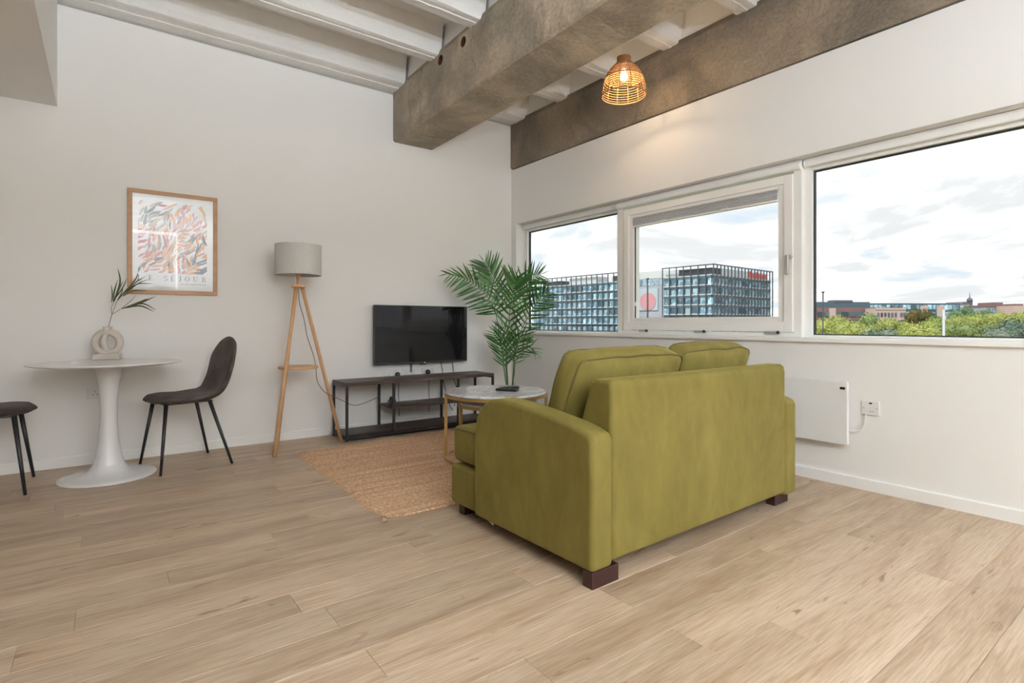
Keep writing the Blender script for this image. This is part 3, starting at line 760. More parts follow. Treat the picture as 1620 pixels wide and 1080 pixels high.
# serif capitals LE SEJOUR (with acute), drawn as flat ink
mat('ink_text', (.10, .115, .13), .8)
def letter(ch):
    """strokes as polygons in a unit cell: height 1, origin at baseline"""
    q = []; B_ = lambda x0, x1, z0, z1: q.append([(x0, z0), (x1, z0), (x1, z1), (x0, z1)])
    def arc(cx_, cz_, rx, rz, a0, a1, thick, thin, n=14):
        for i in range(n):
            a, c = math.radians(a0 + (a1 - a0) * i / n), math.radians(a0 + (a1 - a0) * (i + 1) / n)
            def pt(t, k):
                w = thin + (thick - thin) * abs(math.cos(t)) ** 1.5
                return (cx_ + (rx - (w if k else 0)) * math.cos(t), cz_ + (rz - (thin if k else 0)) * math.sin(t))
            q.append([pt(a, 0), pt(c, 0), pt(c, 1), pt(a, 1)])
    S, T = .15, .05
    if ch in 'LE':
        B_(.08, .08 + S, 0, 1); B_(0, .34, 0, T); B_(0, .62, 0, T); B_(.58, .62, 0, .28); B_(0, .34, 1 - T, 1)
        if ch == 'E': B_(0, .60, 1 - T, 1); B_(.56, .60, .76, 1); B_(.2, .46, .49, .49 + T); B_(.43, .47, .38, .66)
        w = .64
    elif ch == 'S':
        arc(.28, .745, .26, .255, 30, 270, .14, .05); arc(.28, .255, .28, .275, -150, 90, .15, .05); B_(.50, .54, .70, 1); B_(0, .04, 0, .30); w = .56
    elif ch == 'J':
        B_(.20, .20 + S, .12, 1); B_(.06, .48, 1 - T, 1); arc(.17, .12, .18, .16, 180, 360, .1, .05); w = .48
    elif ch == 'O':
        arc(.38, .5, .38, .52, 0, 360, .16, .045, 32); w = .76
    elif ch == 'U':
        B_(.10, .10 + S, .30, 1); B_(0, .36, 1 - T, 1); B_(.60, .66, .30, 1); B_(.50, .76, 1 - T, 1); arc(.38, .30, .28, .32, 180, 360, .13, .05, 18); w = .76
    elif ch == 'R':
        B_(.08, .08 + S, 0, 1); B_(0, .34, 0, T); B_(0, .34, 1 - T, 1); arc(.32, .745, .26, .255, -90, 90, .15, .05); B_(.2, .36, .49, .49 + T)
        q.append([(.34, .50), (.48, .50), (.72, .04), (.58, .0)]); B_(.58, .76, 0, T); w = .76
    return q, w
hgt = .040
spots_ = [('L', 178), ('E', 272), ('S', 400), ('E', 462), ('J', 530), ('O', 592), ('U', 665), ('R', 748)]   # centres read off the print
for idx, (ch, cxp) in enumerate(spots_):
    tx = MB(); u = (cxp - 165) / (775 - 165); xc = AX0 + u * (AX1 - AX0)
    q, w = letter(ch)
    for poly in q: tx.add([(xc + (x - w / 2) * hgt, -.0135, AZ0 - .060 + z * hgt) for x, z in poly], [tuple(range(len(poly)))])
    if idx == 3: tx.add([(xc + (x - w / 2) * hgt, -.0135, AZ0 - .060 + z * hgt) for x, z in ((.28, 1.08), (.36, 1.06), (.56, 1.26), (.44, 1.29))], [(0, 1, 2, 3)])
    tx.build('printed_letter', 'ink_text', pc)
sm = MB(); rs = random.Random(5); x = AX0 + .60 * (AX1 - AX0)
while x < AX1 - .004:
    w = rs.uniform(.002, .0045); sm.add([(x, -.0103, AZ0 - .082), (x + w, -.0103, AZ0 - .082), (x + w, -.0103, AZ0 - .0765), (x, -.0103, AZ0 - .0765)], [(0, 1, 2, 3)]); x += w + rs.choice([.0012, .0012, .0012, .004])
tag(sm.build('printed_small_line', 'ink_6', pc), kind='stuff')

# ================================================================== sockets and heater
def socket(name, origin, axis, wid, label, outlets, holes=True, group=None):
    """plate on wall_back (axis 'A') or wall_right (axis 'B')"""
    t = thing(name, origin, label, 'socket', group, rz=0 if axis == 'A' else -PI / 2)
    MB().box(-wid / 2, wid / 2, -.010, 0, -.043, .043).build('faceplate', 'socket_white', t, bevel=.003)
    for c in outlets:
        if holes:
            for hx, hz, w, h in ((0, .012, .004, .008), (-.011, -.010, .007, .004), (.011, -.010, .007, .004)):
                MB().box(c + hx - w / 2, c + hx + w / 2, -.0104, -.0098, hz - h / 2 - .004, hz + h / 2 - .004).build('pin_slot', 'hole_dark', t)
            MB().box(c - .006, c + .006, -.013, -.009, .020, .038).build('rocker_switch', 'socket_white', t, bevel=.001)
    return t
socket('wall_socket', (-.055, YA, .505), 'A', .090, 'single white wall socket behind the dining table pedestal', [0])
for xc, txt in ((2.215, 'double white wall socket with a plug, on the lamp side below the television'), (2.392, 'double white wall socket in the middle below the television'), (2.610, 'double white wall socket with a plug, on the palm side below the television')):
    socket('wall_socket', (xc, YA, .512), 'A', .150, txt, [-.038, .038])
fs = socket('fused_spur', (XB, 1.306, .495), 'B', .092, 'white fused switch plate beside the wall heater', [], False)
MB().box(-.006, .010, -.013, -.009, .024, .032).build('rocker_switch', 'black_plastic', fs)
for xx in (-.034, .034): MB().tube([(xx, -.012, -.002), (xx, -.009, -.002)], .004, 10).build('screw', 'grey_metal', fs)
MB().box(-.004, .018, -.0115, -.0095, -.022, -.018).build('fuse_slot', 'grey_metal', fs)
for xc, zc_, txt in ((2.263, .505, 'round black plug in the socket on the lamp side'), (2.590, .512, 'round black plug in the socket on the palm side')):
    t = thing('power_plug', (xc, YA - .010, zc_), txt, 'plug')
    MB().lathe([(0, 0), (.020, 0), (.024, .010), (.023, .030), (.014, .040), (0, .042)], 20).build('plug_body', 'black_plastic', t, smooth=True, rot=(PI / 2, 0, 0))
    b = MB(); b.tube(curve_pts([(0, -.030, -.015), (.002, -.034, -.08), (.004, -.030, -.20), (.012, -.03, -.32), (.010, -.028, -.40)], 14), .0028, 6).build('flex', 'cord_black', t, smooth=True)

ht = thing('panel_heater', (XB, 1.412, .258), 'slim white electric panel heater on the wall behind the sofa', 'heater')
MB().box(-.058, -.030, 0, .86, 0, .385).build('panel', 'heater_white', ht, bevel=.004)
MB().box(-.030, -.0, .12, .20, .06, .32).build('bracket', 'grey_metal', ht); MB().box(-.030, -.0, .62, .70, .06, .32).build('bracket', 'grey_metal', ht)
MB().tube([(-.0565, .012, .345), (-.0565, .040, .345)], .008, 14).build('display', 'black_gloss', ht)
MB().tube(curve_pts([(-.03, 0, .090), (-.028, -.020, .088), (-.018, -.05, .095), (-.012, -.070, .125), (-.011, -.082, .200)], 16), .004, 8).build('flex', 'cord_white', ht, smooth=True)

# ================================================================== television and its stand
tv = thing('television', (2.512, 4.80, .607), 'flat black television mounted on the wall above the stand', 'television')
MB().box(-.505, .505, 0, .045, 0, .564).build('casing', 'black_plastic', tv, bevel=.004)
MB().box(-.499, .499, -.0015, .002, .018, .558).build('screen', 'tv_screen', tv)
MB().box(-.028, .028, -.003, .02, -.014, .004).build('receiver', 'black_plastic', tv, bevel=.004)
MB().box(.002, .018, -.004, -.001, .000, .010).build('logo', 'socket_white', tv)
MB().box(-.15, .15, .045, .084, .15, .42).build('wall_bracket', 'black_metal', tv)
for xs_, pts in ((2.405, [(0, 0, .62), (-.004, 0, .54), (.004, -.0, .520), (.012, 0, .535), (.012, 0, .62)]), (2.745, [(0, 0, .62), (.006, 0, .56), (.018, 0, .50), (.020, 0, .44), (.05, 0, .33), (.10, 0, .16), (.14, 0, .10)]), (2.875, [(0, 0, .62), (.010, 0, .55), (.016, 0, .49), (.020, 0, .42), (.06, 0, .30), (.03, 0, .14)])):
    o = MB().tube(curve_pts([(xs_ + p[0], YA - .018, p[2]) for p in pts], 20), .0035, 6).build('television_cable', 'cord_black', smooth=True)
    tag(o, {2.405: 'looped black cable hanging below the television', 2.745: 'black cable dropping from the television beside the plug', 2.875: 'black cable dropping from the palm side of the television'}[xs_], 'cable')

st = thing('television_stand', (0, 0, 0), 'low dark wood television stand with a thin black metal frame', 'stand')
st.location = (1.62, 4.48, 0)
SW, SD = 1.515, .345
MB().box(.0, SW, 0, SD, .468, .497).build('top_board', 'stand_wood', st, bevel=.002)
lb = MB().box(.018, SW - .018, .018, SD - .018, .030, .052).build('lower_shelf', 'stand_wood', st)
MB().box(.43, 1.10, .012, SD - .02, .236, .252).build('middle_shelf', 'stand_wood', st, bevel=.001)
px_ = (.0, .425, 1.090, SW - .020)
for x in px_:
    for y_ in (0, SD - .02): MB().box(x, x + .020, y_, y_ + .020, 0 if x in (px_[0], px_[-1]) else .045, .470).build('post', 'black_metal', st)
for y_ in (0, SD - .02): MB().box(.02, SW - .02, y_, y_ + .020, .016, .050).build('bottom_rail', 'black_metal', st)
for x in (0, SW - .02): MB().box(x, x + .02, .02, SD - .02, .016, .050).build('end_rail', 'black_metal', st)
for x in (0, SW - .02): MB().box(x + .002, x + .018, .02, SD - .02, .452, .468).build('top_rail', 'black_metal', st)
ap = thing('power_plug', (2.112, 4.66, .2525), 'bulky black plug adaptor lying on the middle shelf of the stand', 'plug')
MB().box(-.03, .035, -.025, .025, 0, .045).build('plug_body', 'black_plastic', ap, bevel=.008, seg=3)
MB().lathe([(0, 0), (.022, 0), (.022, .02), (.012, .028), (0, .03)], 16).build('plug_head', 'black_plastic', ap, smooth=True, loc=(0, -.0, .045))

# ================================================================== floor lamp
lc = Vector((1.257, 4.566, 0))
lp = thing('floor_lamp', lc, 'wooden tripod floor lamp with a grey linen drum shade', 'lamp')
feet = [Vector((1.012, 4.306, 0)) - lc, Vector((1.601, 4.541, 0)) - lc, Vector((1.163, 4.845, 0)) - lc]
for ft in feet:
    d = ft.normalized(); top = Vector((d.x * .030, d.y * .030, 1.290))
    MB().tube([top, ft], .0145, 14).build('leg', 'lamp_wood', lp, smooth=True)
MB().lathe([(0, 1.288), (.052, 1.288), (.056, 1.293), (.056, 1.307), (.052, 1.312), (0, 1.312)], 36).build('top_plate', 'lamp_wood', lp, smooth=False)
MB().lathe([(.014, 1.312), (.014, 1.385), (.022, 1.390), (.022, 1.408), (.014, 1.410), (.014, 1.44), (0, 1.44)], 20).build('neck', 'lamp_wood', lp, smooth=True)
MB().lathe([(.178, 1.390), (.178, 1.632), (.175, 1.632), (.175, 1.390), (.178, 1.390)], 64).build('lamp_shade', 'linen', lp, smooth=False)
MB().lathe([(.1785, 1.388), (.180, 1.394), (.1785, 1.400)], 64).build('shade_trim', 'linen', lp)
b = MB()
for k in range(3): b.tube([(0.012 * math.cos(k * 2.094), .012 * math.sin(k * 2.094), 1.42), (.175 * math.cos(k * 2.094), .175 * math.sin(k * 2.094), 1.42)], .002, 6)
b.build('shade_spider', 'grey_metal', lp)
MB().lathe([(0, .632), (.150, .632), (.154, .636), (.154, .650), (.150, .654), (0, .654)], 48).build('shelf', 'lamp_wood', lp)
def LQ(px, py, d): return at_depth(px, py, d) - lc
cw = [Vector((0, 0, 1.29)), LQ(474, 480, 4.42), LQ(481, 505, 4.45), LQ(486, 532, 4.47), LQ(496, 562, 4.48), LQ(499.5, 580, 4.48), LQ(502, 603, 4.48), LQ(514, 620, 4.50), LQ(530, 628, 4.55), LQ(549, 637, 4.68), LQ(562, 641, 4.76), LQ(580, 636, 4.90), LQ(598, 628, 5.0)]
MB().tube(curve_pts(cw, 60), .0028, 6).build('flex', 'cord_brown', lp, smooth=True)

# ================================================================== rug
b = MB(); rx0, rx1, ry0, ry1 = 1.165, 3.06, 2.585, 4.335; nb = 84; seg = 6; nx = 60
v = []; cols_ = nb * seg + 1
for i in range(nx + 1):
    for j in range(cols_):
        u = i / nx; w = j / (cols_ - 1)
        edge = .016 * mnoise.noise(Vector((w * 9, 1.3, 0)))
        xl = rx0 + edge + (-.035 * (1 - w) if True else 0) + .045 * max(0, 1 - w * 14) ** 2 + .02 * max(0, w * 14 - 13) ** 2
        yl = ry0 + .010 * mnoise.noise(Vector((u * 8, 4.4, 0))) + (.03 * max(0, 1 - u * 25)); yh = ry1 + .008 * mnoise.noise(Vector((u * 6, 8.4, 0)))
        z = .0075 + .0028 * abs(math.sin(PI * j / seg)) + .0012 * mnoise.noise(Vector((u * 30, w * 40, 0)))
        if j in (0, cols_ - 1) or i in (0, nx): z = .001
        v.append((xl + (rx1 - xl) * u, yl + (yh - yl) * w, z))
b.add(v, [(i * cols_ + j, (i + 1) * cols_ + j, (i + 1) * cols_ + j + 1, i * cols_ + j + 1) for i in range(nx) for j in range(cols_ - 1)])
rg = b.build('jute_rug', 'jute', smooth=True); tag(rg, 'braided natural jute rug under the coffee tables', 'rug')
MB().tube([(1.135, 2.60, .010), (1.122, 2.572, .012), (1.135, 2.566, .010)], .011, 8).build('corner_knot', 'jute', rg, smooth=True)

# ================================================================== coffee tables
def coffee(name, c, r, h, label, feet_a, ring_arc):
    t = thing(name, (c[0], c[1], .0115), label, 'table')
    h -= .0115
    MB().lathe([(0, h - .016), (r - .006, h - .016), (r - .003, h - .012), (r - .003, h - .004), (r - .008, h), (0, h)], 72).build('marble_top', 'marble', t)
    MB().lathe([(r - .012, h - .017), (r + .002, h - .017), (r + .002, h - .036), (r - .012, h - .036), (r - .012, h - .017)], 72).build('top_ring', 'gold', t)
    a0, a1 = ring_arc; n = 64
    b = MB(); v = []
    for i in range(n + 1):
        a = math.radians(a0 + (a1 - a0) * i / n)
        for rr_, z in ((r - .010, 0), (r + .002, 0), (r + .002, .020), (r - .010, .020)): v.append((rr_ * math.cos(a), rr_ * math.sin(a), z))
    b.add(v, [(i * 4 + k, i * 4 + (k + 1) % 4, i * 4 + 4 + (k + 1) % 4, i * 4 + 4 + k) for i in range(n) for k in range(4)] + [(0, 1, 2, 3), (n * 4, n * 4 + 1, n * 4 + 2, n * 4 + 3)])
    b.build('bottom_ring', 'gold', t)
    for a in feet_a:
        a = math.radians(a); p = Vector(((r - .004) * math.cos(a), (r - .004) * math.sin(a), 0)); q = Vector((-math.sin(a), math.cos(a), 0))
        MB().bar(p + Vector((0, 0, .0)), p + Vector((0, 0, h - .018)), .024, .022, up=(p.x, p.y, 0)).build('leg', 'gold', t)
    return t
coffee('coffee_table', (2.31, 3.275), .372, .503, 'round marble coffee table with a gold frame, the taller of the nest', (148, 323, 40), (120, 345))
coffee('coffee_table', (2.345, 3.305), .300, .425, 'smaller round marble table nested under the taller coffee table', (170, 300, 60), (150, 320))
def remote(c, rz, L, w, label, z0):
    t = thing('remote_control', (c[0], c[1], z0), label, 'remote', rz=rz)
    MB().box(-L / 2, L / 2, -w / 2, w / 2, 0, .018).build('case', 'black_plastic', t, bevel=.006, seg=3)
    for i in range(7):
        for j in range(3):
            MB().tube([(-L * .36 + i * L * .12, (j - 1) * w * .27, .0178), (-L * .36 + i * L * .12, (j - 1) * w * .27, .0195)], .0035, 8).build('button', 'grey_metal' if (i, j) == (4, 1) else 'cord_black', t)
    return t
p1 = on_floor(785, 616, .508); 
remote((2.355, 3.20), math.radians(-62), .17, .048, 'black remote control lying nearer the sofa on the marble table', .5035)
remote((2.44, 3.285), math.radians(-8), .15, .042, 'black remote control lying behind the other one on the marble table', .5035)

# ================================================================== palm
pl = thing('potted_palm', (3.21, 4.31, 0), 'tall green potted palm in the corner below the window', 'plant')
pc0 = Vector((3.21, 4.31, 0)); PD = 5.375
pot = MB().lathe([(0, 0), (.095, 0), (.100, .006), (.125, .22), (.130, .225), (.130, .24), (.120, .24), (.118, .215), (0, .215)], 32).build('pot', 'pot_black', pl, smooth=False)
MB().lathe([(0, .222), (.119, .217)], 24).build('soil', 'soil', pot)
def PP(px, py, dd=0.0): return at_depth(px, py, PD + dd) - pc0
# leaflet mesh: unit length along +x, blade normal +z
def leaflet_mesh(droop, fold):
    b = MB(); v = []; n = 7
    for i in range(n + 1):
        t = i / n; w = .046 * (math.sin(PI * min(1, .10 + .88 * t ** .75)) ** .75) if i < n else .002
        z = -droop * t * t
        v += [(t, -w, z + fold * w), (t, 0, z), (t, w, z + fold * w)]
    b.add(v, [(i * 3 + k, i * 3 + k + 1, i * 3 + 4 + k, i * 3 + 3 + k) for i in range(n) for k in (0, 1)])
    o = b.build('leaflet', 'palm_green', None, smooth=True); me = o.data; bpy.data.objects.remove(o); return me
LM = [leaflet_mesh(d, .45) for d in (.05, .14, .24)]
rp_ = random.Random(11); count = 0
def frond(pts, L, n, t0, tilt, droop, seed, spread=52, r0=.0065):
    global count
    P = curve_pts(pts, 40); b = MB().tube(P, r0, 8, r1=.0018)
    fo = b.build('frond', 'palm_stem', pl, smooth=True)
    for i in range(n):
        u = i / (n - 1); s = t0 + (1 - t0) * u; k = s * 40; j = min(int(k), 39); p = P[j].lerp(P[j + 1], k - j); d = (P[min(j + 2, 40)] - P[max(j - 1, 0)]).normalized()
        nrm = (-F + Vector((0, 0, .55)) + R * tilt); nrm = (nrm - d * nrm.dot(d)).normalized(); sd = d.cross(nrm)
        for s_ in (-1, 1):
            if u > .97 and s_ > 0: continue
            a = math.radians(spread - 15 * u + rp_.uniform(-6, 6))
            if u > .97: a = .05
            dr = (d * math.cos(a) + sd * s_ * math.sin(a) + nrm * rp_.uniform(-.05, .22) + Vector((0, 0, -droop))).normalized()
            ln = L * (.72 + .42 * math.sin(PI * min(1, .15 + .85 * u))) * (1.1 - .42 * u ** 3) * rp_.uniform(.9, 1.08)
            zz = (nrm - dr * nrm.dot(dr)).normalized(); zz = (zz + sd * s_ * rp_.uniform(-.1, .35)).normalized(); zz = (zz - dr * zz.dot(dr)).normalized(); yy = zz.cross(dr)
            M = Matrix(((dr.x * ln, yy.x * ln, zz.x * ln, p.x), (dr.y * ln, yy.y * ln, zz.y * ln, p.y), (dr.z * ln, yy.z * ln, zz.z * ln, p.z), (0, 0, 0, 1)))
            tip = pc0 + p + dr * ln
            if tip.x > XB - .02 and tip.z < .95 or tip.x > 3.73 or tip.y > YA - .01:
                f_ = .7; M = M @ Matrix.Scale(f_, 4)
            link_mesh('leaflet', rp_.choice(LM), fo, m=M); count += 1
base = lambda k: Vector((.03 * math.cos(k * 1.7), .03 * math.sin(k * 1.7), .21))
frond([base(0), PP(800, 600), PP(789, 520), PP(777, 478), PP(745, 445), PP(708, 433, -.05)], .200, 21, .50, -.3, .42, 0)
frond([base(1), PP(803, 600), PP(797, 530), PP(786, 462, .03), PP(775, 431, .03), PP(766, 414, .02)], .215, 19, .50, .2, .05, 1)
frond([base(2), PP(802, 600), PP(803, 540), PP(808, 480, -.05), PP(814, 450, -.08), PP(817, 437, -.10)], .215, 19, .40, .0, .02, 2)
frond([base(3), PP(812, 595), PP(815, 530), PP(822, 475, -.05), PP(838, 445, -.10), PP(856, 434, -.15)], .190, 18, .52, .3, .12, 3)
frond([base(4), PP(812, 590), PP(818, 540), PP(836, 500, -.15), PP(853, 474, -.22), PP(868, 460, -.26)], .175, 18, .40, .3, .16, 4)
frond([base(5), PP(812, 600, -.03), PP(816, 572, -.05), PP(826, 556, -.08), PP(840, 549, -.12), PP(851, 560, -.15)], .120, 9, .38, .2, .12, 5, r0=.005)
frond([base(6), PP(799, 595), PP(796, 562), PP(790, 540, -.03), PP(780, 524, -.05)], .165, 12, .36, -.2, .06, 6, spread=46)
frond([base(7), PP(812, 590, -.02), PP(815, 560, -.04), PP(823, 537, -.08), PP(838, 531, -.12)], .150, 12, .40, .2, .10, 7)
frond([base(8), PP(801, 590), PP(800, 560), PP(799, 535, -.04), PP(795, 515, -.05)], .175, 11, .34, .0, .05, 8, spread=46)

# ================================================================== rattan pendant
pn_top = at_depth(987, 91, 4.13)
pd = thing('pendant_lamp', (pn_top.x, pn_top.y, pn_top.z - .290), 'bell-shaped woven rattan pendant lamp, lit, hanging from the ceiling', 'lamp')
H0 = .290
sh = [(.050, H0), (.048, H0 - .010), (.052, H0 - .040), (.068, H0 - .055), (.098, H0 - .085), (.122, H0 - .118), (.141, H0 - .155), (.155, H0 - .195), (.163, H0 - .240), (.166, 0)]
def rad(z):
    for (r0, z0), (r1, z1) in zip(sh, sh[1:]):
        if z <= z0 and z >= z1: return r0 + (r1 - r0) * (z0 - z) / max(1e-6, z0 - z1)
    return sh[-1][0]
def hoop(z, r_, name='hoop'):
    R_ = rad(z); return MB().tube([(R_ * math.cos(2 * PI * k / 48), R_ * math.sin(2 * PI * k / 48), z) for k in range(48)], r_, 6, closed=True).build(name, 'rattan', pd, smooth=True)
for i in range(6): hoop(.0180 + i * .0180, .0027)
hoop(.0, .0052, 'rim'); hoop(.126, .0042, 'rim')
for k in range(12):
    a = 2 * PI * k / 12
    MB().tube([(r_ * math.cos(a), r_ * math.sin(a), z) for r_, z in sh], .0032, 6).build('rib', 'rattan', pd, smooth=True)
wv = MB(); nz_ = 40                                   # dense weave of the upper bell
for i in range(nz_):
    z = .130 + (H0 - .130) * i / (nz_ - 1); R_ = rad(z)
    if i % 3 == 2 and z < .21: continue
    wv.tube([((R_ + .0022 * (1 if (k + i) % 2 else -1)) * math.cos(2 * PI * k / 48), (R_ + .0022 * (1 if (k + i) % 2 else -1)) * math.sin(2 * PI * k / 48), z) for k in range(48)], .0023, 4, closed=True)
for k in range(48):
    a = 2 * PI * k / 48; wv.tube([(rad(z) * math.cos(a), rad(z) * math.sin(a), z) for z in [.128 + (H0 - .128) * q / 10 for q in range(11)]], .0018, 4)
tag(wv.build('weave', 'rattan', pd, smooth=True), kind='stuff')
MB().lathe([(0, .290), (.022, .290), (.022, .205), (.018, .197), (0, .197)], 20).build('bulb_holder', 'socket_white', pd)
MB().lathe([(.013, .197), (.014, .184), (.022, .168), (.028, .152), (.029, .142), (.026, .128), (.016, .118), (0, .115)], 24).build('bulb', 'bulb_glow', pd, smooth=True)
cz = 3.47 - pd.location.z
MB().tube([(0, 0, .285), (0, 0, cz - .02)], .003, 8).build('flex', 'cord_white', pd)
MB().lathe([(0, cz), (.05, cz), (.05, cz - .02), (.02, cz - .04), (0, cz - .04)], 24).build('ceiling_rose', 'socket_white', pd)
pll = bpy.data.lights.new('pendant_bulb_light', 'POINT'); pll.energy = PENDANT_POWER; pll.color = (1.0, .72, .42); pll.shadow_soft_size = .02
plo = bpy.data.objects.new('pendant_bulb_light', pll); COL.objects.link(plo); plo.location = (pn_top.x, pn_top.y, pd.location.z + .075)

# ---- added fill lamps, unseen behind the camera: an opal drum, two uplights
def drum(x, y_, z, label):
    t = thing('fill_drum', (x, y_, z), label, 'lamp')
    MB().lathe([(0, 0), (.24, 0), (.255, .015), (.255, .10), (.24, .115), (0, .115)], 40).build('diffuser', 'fill_glow', t, smooth=False)
    MB().lathe([(.258, .112), (.258, .13), (0, .13)], 40).build('rim', 'white_trim', t)
    top = (3.47 if x > -.26 else 2.495) - z
    MB().tube([(0, 0, .125), (0, 0, top)], .012, 10).build('stem', 'white_trim', t)
drum(-1.6, -2.6, 2.34, 'round opal fill lamp added under the bulkhead')
def fill_uplight(x, y_, power, label):  # added soft fill off the ceiling, in place of a bounced flash
    t = thing('fill_uplight', (x, y_, 0), label, 'lamp')
    MB().lathe([(0, 0), (.15, 0), (.15, .02), (.02, .035), (.012, .05), (.012, 1.70), (0, 1.70)], 32).build('stand', 'black_metal', t)
    MB().lathe([(.012, 1.68), (.10, 1.71), (.17, 1.76), (.168, 1.765), (.10, 1.718), (0, 1.70)], 40).build('bowl', 'white_trim', t)
    l = bpy.data.lights.new('fill_disk', 'AREA'); l.shape = 'DISK'; l.size = .22; l.energy = power; l.color = (.84, .93, 1)
    lo = bpy.data.objects.new('fill_disk', l); COL.objects.link(lo); lo.location = (x, y_, 1.772); lo.rotation_euler = (PI, 0, 0)
fill_uplight(.95, -3.7, FILL_POWER * .64, 'black upward fill lamp added by the rear wall')
fill_uplight(.35, -1.7, FILL_POWER * .36, 'black upward fill lamp added in the middle of the rear room')
lf = thing('streak_strip', (1.28, YF + .02, 1.75), 'slim white glowing angle added on the rear wall for a glass reflection', 'lamp')  # added glow, unseen itself, mirrored as a streak in the print's glass
MB().box(-.015, .015, -.018, .01, 0, 1.19).build('upright', 'streak_glow', lf); MB().box(-.90, .015, -.018, .01, 1.19, 1.25).build('crossbar', 'streak_glow', lf)

# ================================================================== outside
GZ = -8.0
mat('grass_ground', (.16, .20, .08), .95, color2=(.22, .22, .14), nscale=.05, detail=6)
mat('facade_white', (.66, .70, .74), .5)
mat('facade_grey', (.42, .45, .54), .6, color2=(.48, .50, .60), nscale=.2, stretch=(1, 1, 6))
mat('facade_dark', (.05, .06, .085), .5)
mat('mullion', (.085, .105, .14), .5)
mat('glass_blue', (.15, .29, .42), .15, rand=.6, color2=(.42, .62, .74), nscale=.35, ramp=(.45, .55), detail=2)
mat('glass_dark', (.075, .125, .17), .15, rand=.6)
mat('brick', (.27, .165, .16), .9, color2=(.23, .14, .14), nscale=.4)
mat('brick_pale', (.62, .46, .43), .9)
mat('roof_grey', (.16, .15, .19), .8)
mat('sign_red', (.85, .09, .07), .6)
mat('banner_blue', (.50, .60, .70), .7); mat('banner_pink', (.62, .37, .45), .7, color2=(.72, .30, .33), nscale=.25)
mat('pole_dark', (.05, .06, .07), .6); mat('pole_pale', (.55, .58, .60), .6)
mat('trunk', (.10, .07, .05), .9)
for nm, a, c in (('leaf_bright', (.27, .34, .085), (.46, .49, .15)), ('leaf_mid', (.19, .28, .09), (.33, .40, .15)), ('leaf_blue', (.12, .19, .14), (.22, .27, .21)), ('leaf_dark', (.045, .07, .025), (.16, .13, .04)), ('leaf_far', (.13, .24, .12), (.18, .29, .15))):
    mat(nm, a, .8, color2=c, nscale=.45, rand=.12)
struct(MB().box(4.2, 1500, -900, 1500, GZ - 1, GZ).box(-600, 4.2, -900, -3, GZ - 1, GZ).build('ground', 'grass_ground'), 'grassy ground far below the windows')

def cam_xy(l, d): p = R * l + F * d; return Vector((p.x, p.y, 0))
def place(name, l, d, label, cat, group=None, rz=0.0):
    p = cam_xy(l, d); return thing(name, (p.x, p.y, GZ), label, cat, group, rz)
def lat(px, d): return (px - 810) / FX * d
U2 = Vector((-.645, .764)); V2 = Vector((.764, .645))
def uv(vec): return (R * vec.x + F * vec.y).normalized()
UU, VV = uv(U2), uv(V2)
SLABS = [1.0 + q - GZ for q in (-4.4, -.45, 3.5, 7.4, 11.4, 15.3, 19.2)]      # floor levels above the ground
TOP = 24.3 - GZ
shared = {}
def face(root, o, dr, inn, L, nb, skip_top=()):
    """one facade: floor bands, panes between them, fins in front, a rail on top; o = local start, dr = along, inn = inward"""
    step = L / nb
    ang = math.atan2(dr.y, dr.x)
    M0 = Matrix.Translation(o) @ Matrix.Rotation(ang, 4, 'Z')
    sgn = 1 if (Vector((-dr.y, dr.x, 0)).dot(inn) > 0) else -1
    def put(name, x0, x1, y0, y1, z0, z1, m, x=0, z=0):
        key = (name, round(x1 - x0, 3), round(y1 - y0, 3), round(z1 - z0, 3), m, sgn, round(y0, 2))
        if key not in shared:
            ya, yb = (y0, y1) if sgn > 0 else (-y1, -y0)
            o_ = MB().box(0, x1 - x0, ya, yb, 0, z1 - z0).build(name, m, root); shared[key] = o_.data
        else: o_ = link_mesh(name, shared[key], root)
        o_.matrix_local = M0 @ Matrix.Translation((x0, 0, z0)); return o_
    for q, s in enumerate(SLABS):
        put('floor_band', 0, L, .8, 1.4, s - .05, s + .40, 'facade_white')
    zs = SLABS
    for q in range(len(zs) - 1):
        for k_ in range(nb):
            put('pane', k_ * step + .35, (k_ + 1) * step - .35, 1.0, 1.25, zs[q] + .40, zs[q + 1] - 1.05, 'glass_blue')
        put('blind_band', 0, L, .9, 1.3, zs[q + 1] - 1.05, zs[q + 1] - .05, 'glass_dark')
    for k_ in range(nb + 1):
        put('fin', k_ * step - .14, k_ * step + .14, -.2, .25, 0, TOP, 'mullion')
    put('top_rail', -.2, L + .2, -.2, .3, TOP - .15, TOP + .3, 'mullion')
oA = cam_xy(79.8, 215)
offA = thing('office_building', (oA.x, oA.y, GZ), 'glass office building with dark fins and a red sign near its top', 'building')
LA, LB = 23.6, 51.5
face(offA, Vector((0, 0, 0)), UU, VV, LA, 7); face(offA, Vector((0, 0, 0)), VV, UU, LB, 18)
def block(root, name, u0, u1, v0, v1, z0, z1, m):
    b = MB(); v = []
    for z in (z0, z1):
        for a, c in ((u0, v0), (u1, v0), (u1, v1), (u0, v1)): p = UU * a + VV * c; v.append((p.x, p.y, z))
    return b.add(v, [(0, 1, 2, 3), (7, 6, 5, 4), (0, 4, 5, 1), (1, 5, 6, 2), (2, 6, 7, 3), (3, 7, 4, 0)]).build(name, m, root)
block(offA, 'core', 1.3, LA, 1.3, LB, 0, SLABS[-1], 'glass_dark')
block(offA, 'roof_storey', 1.5, 16.5, 1.4, 8.5, SLABS[-1], TOP - 1.0, 'facade_dark')
block(offA, 'roof_storey', 17.0, LA, 2.5, 10, SLABS[-1], TOP - .7, 'facade_white')
block(offA, 'roof_storey', 2.2, 14, 9.0, LB - 1, SLABS[-1], TOP - .8, 'facade_white')
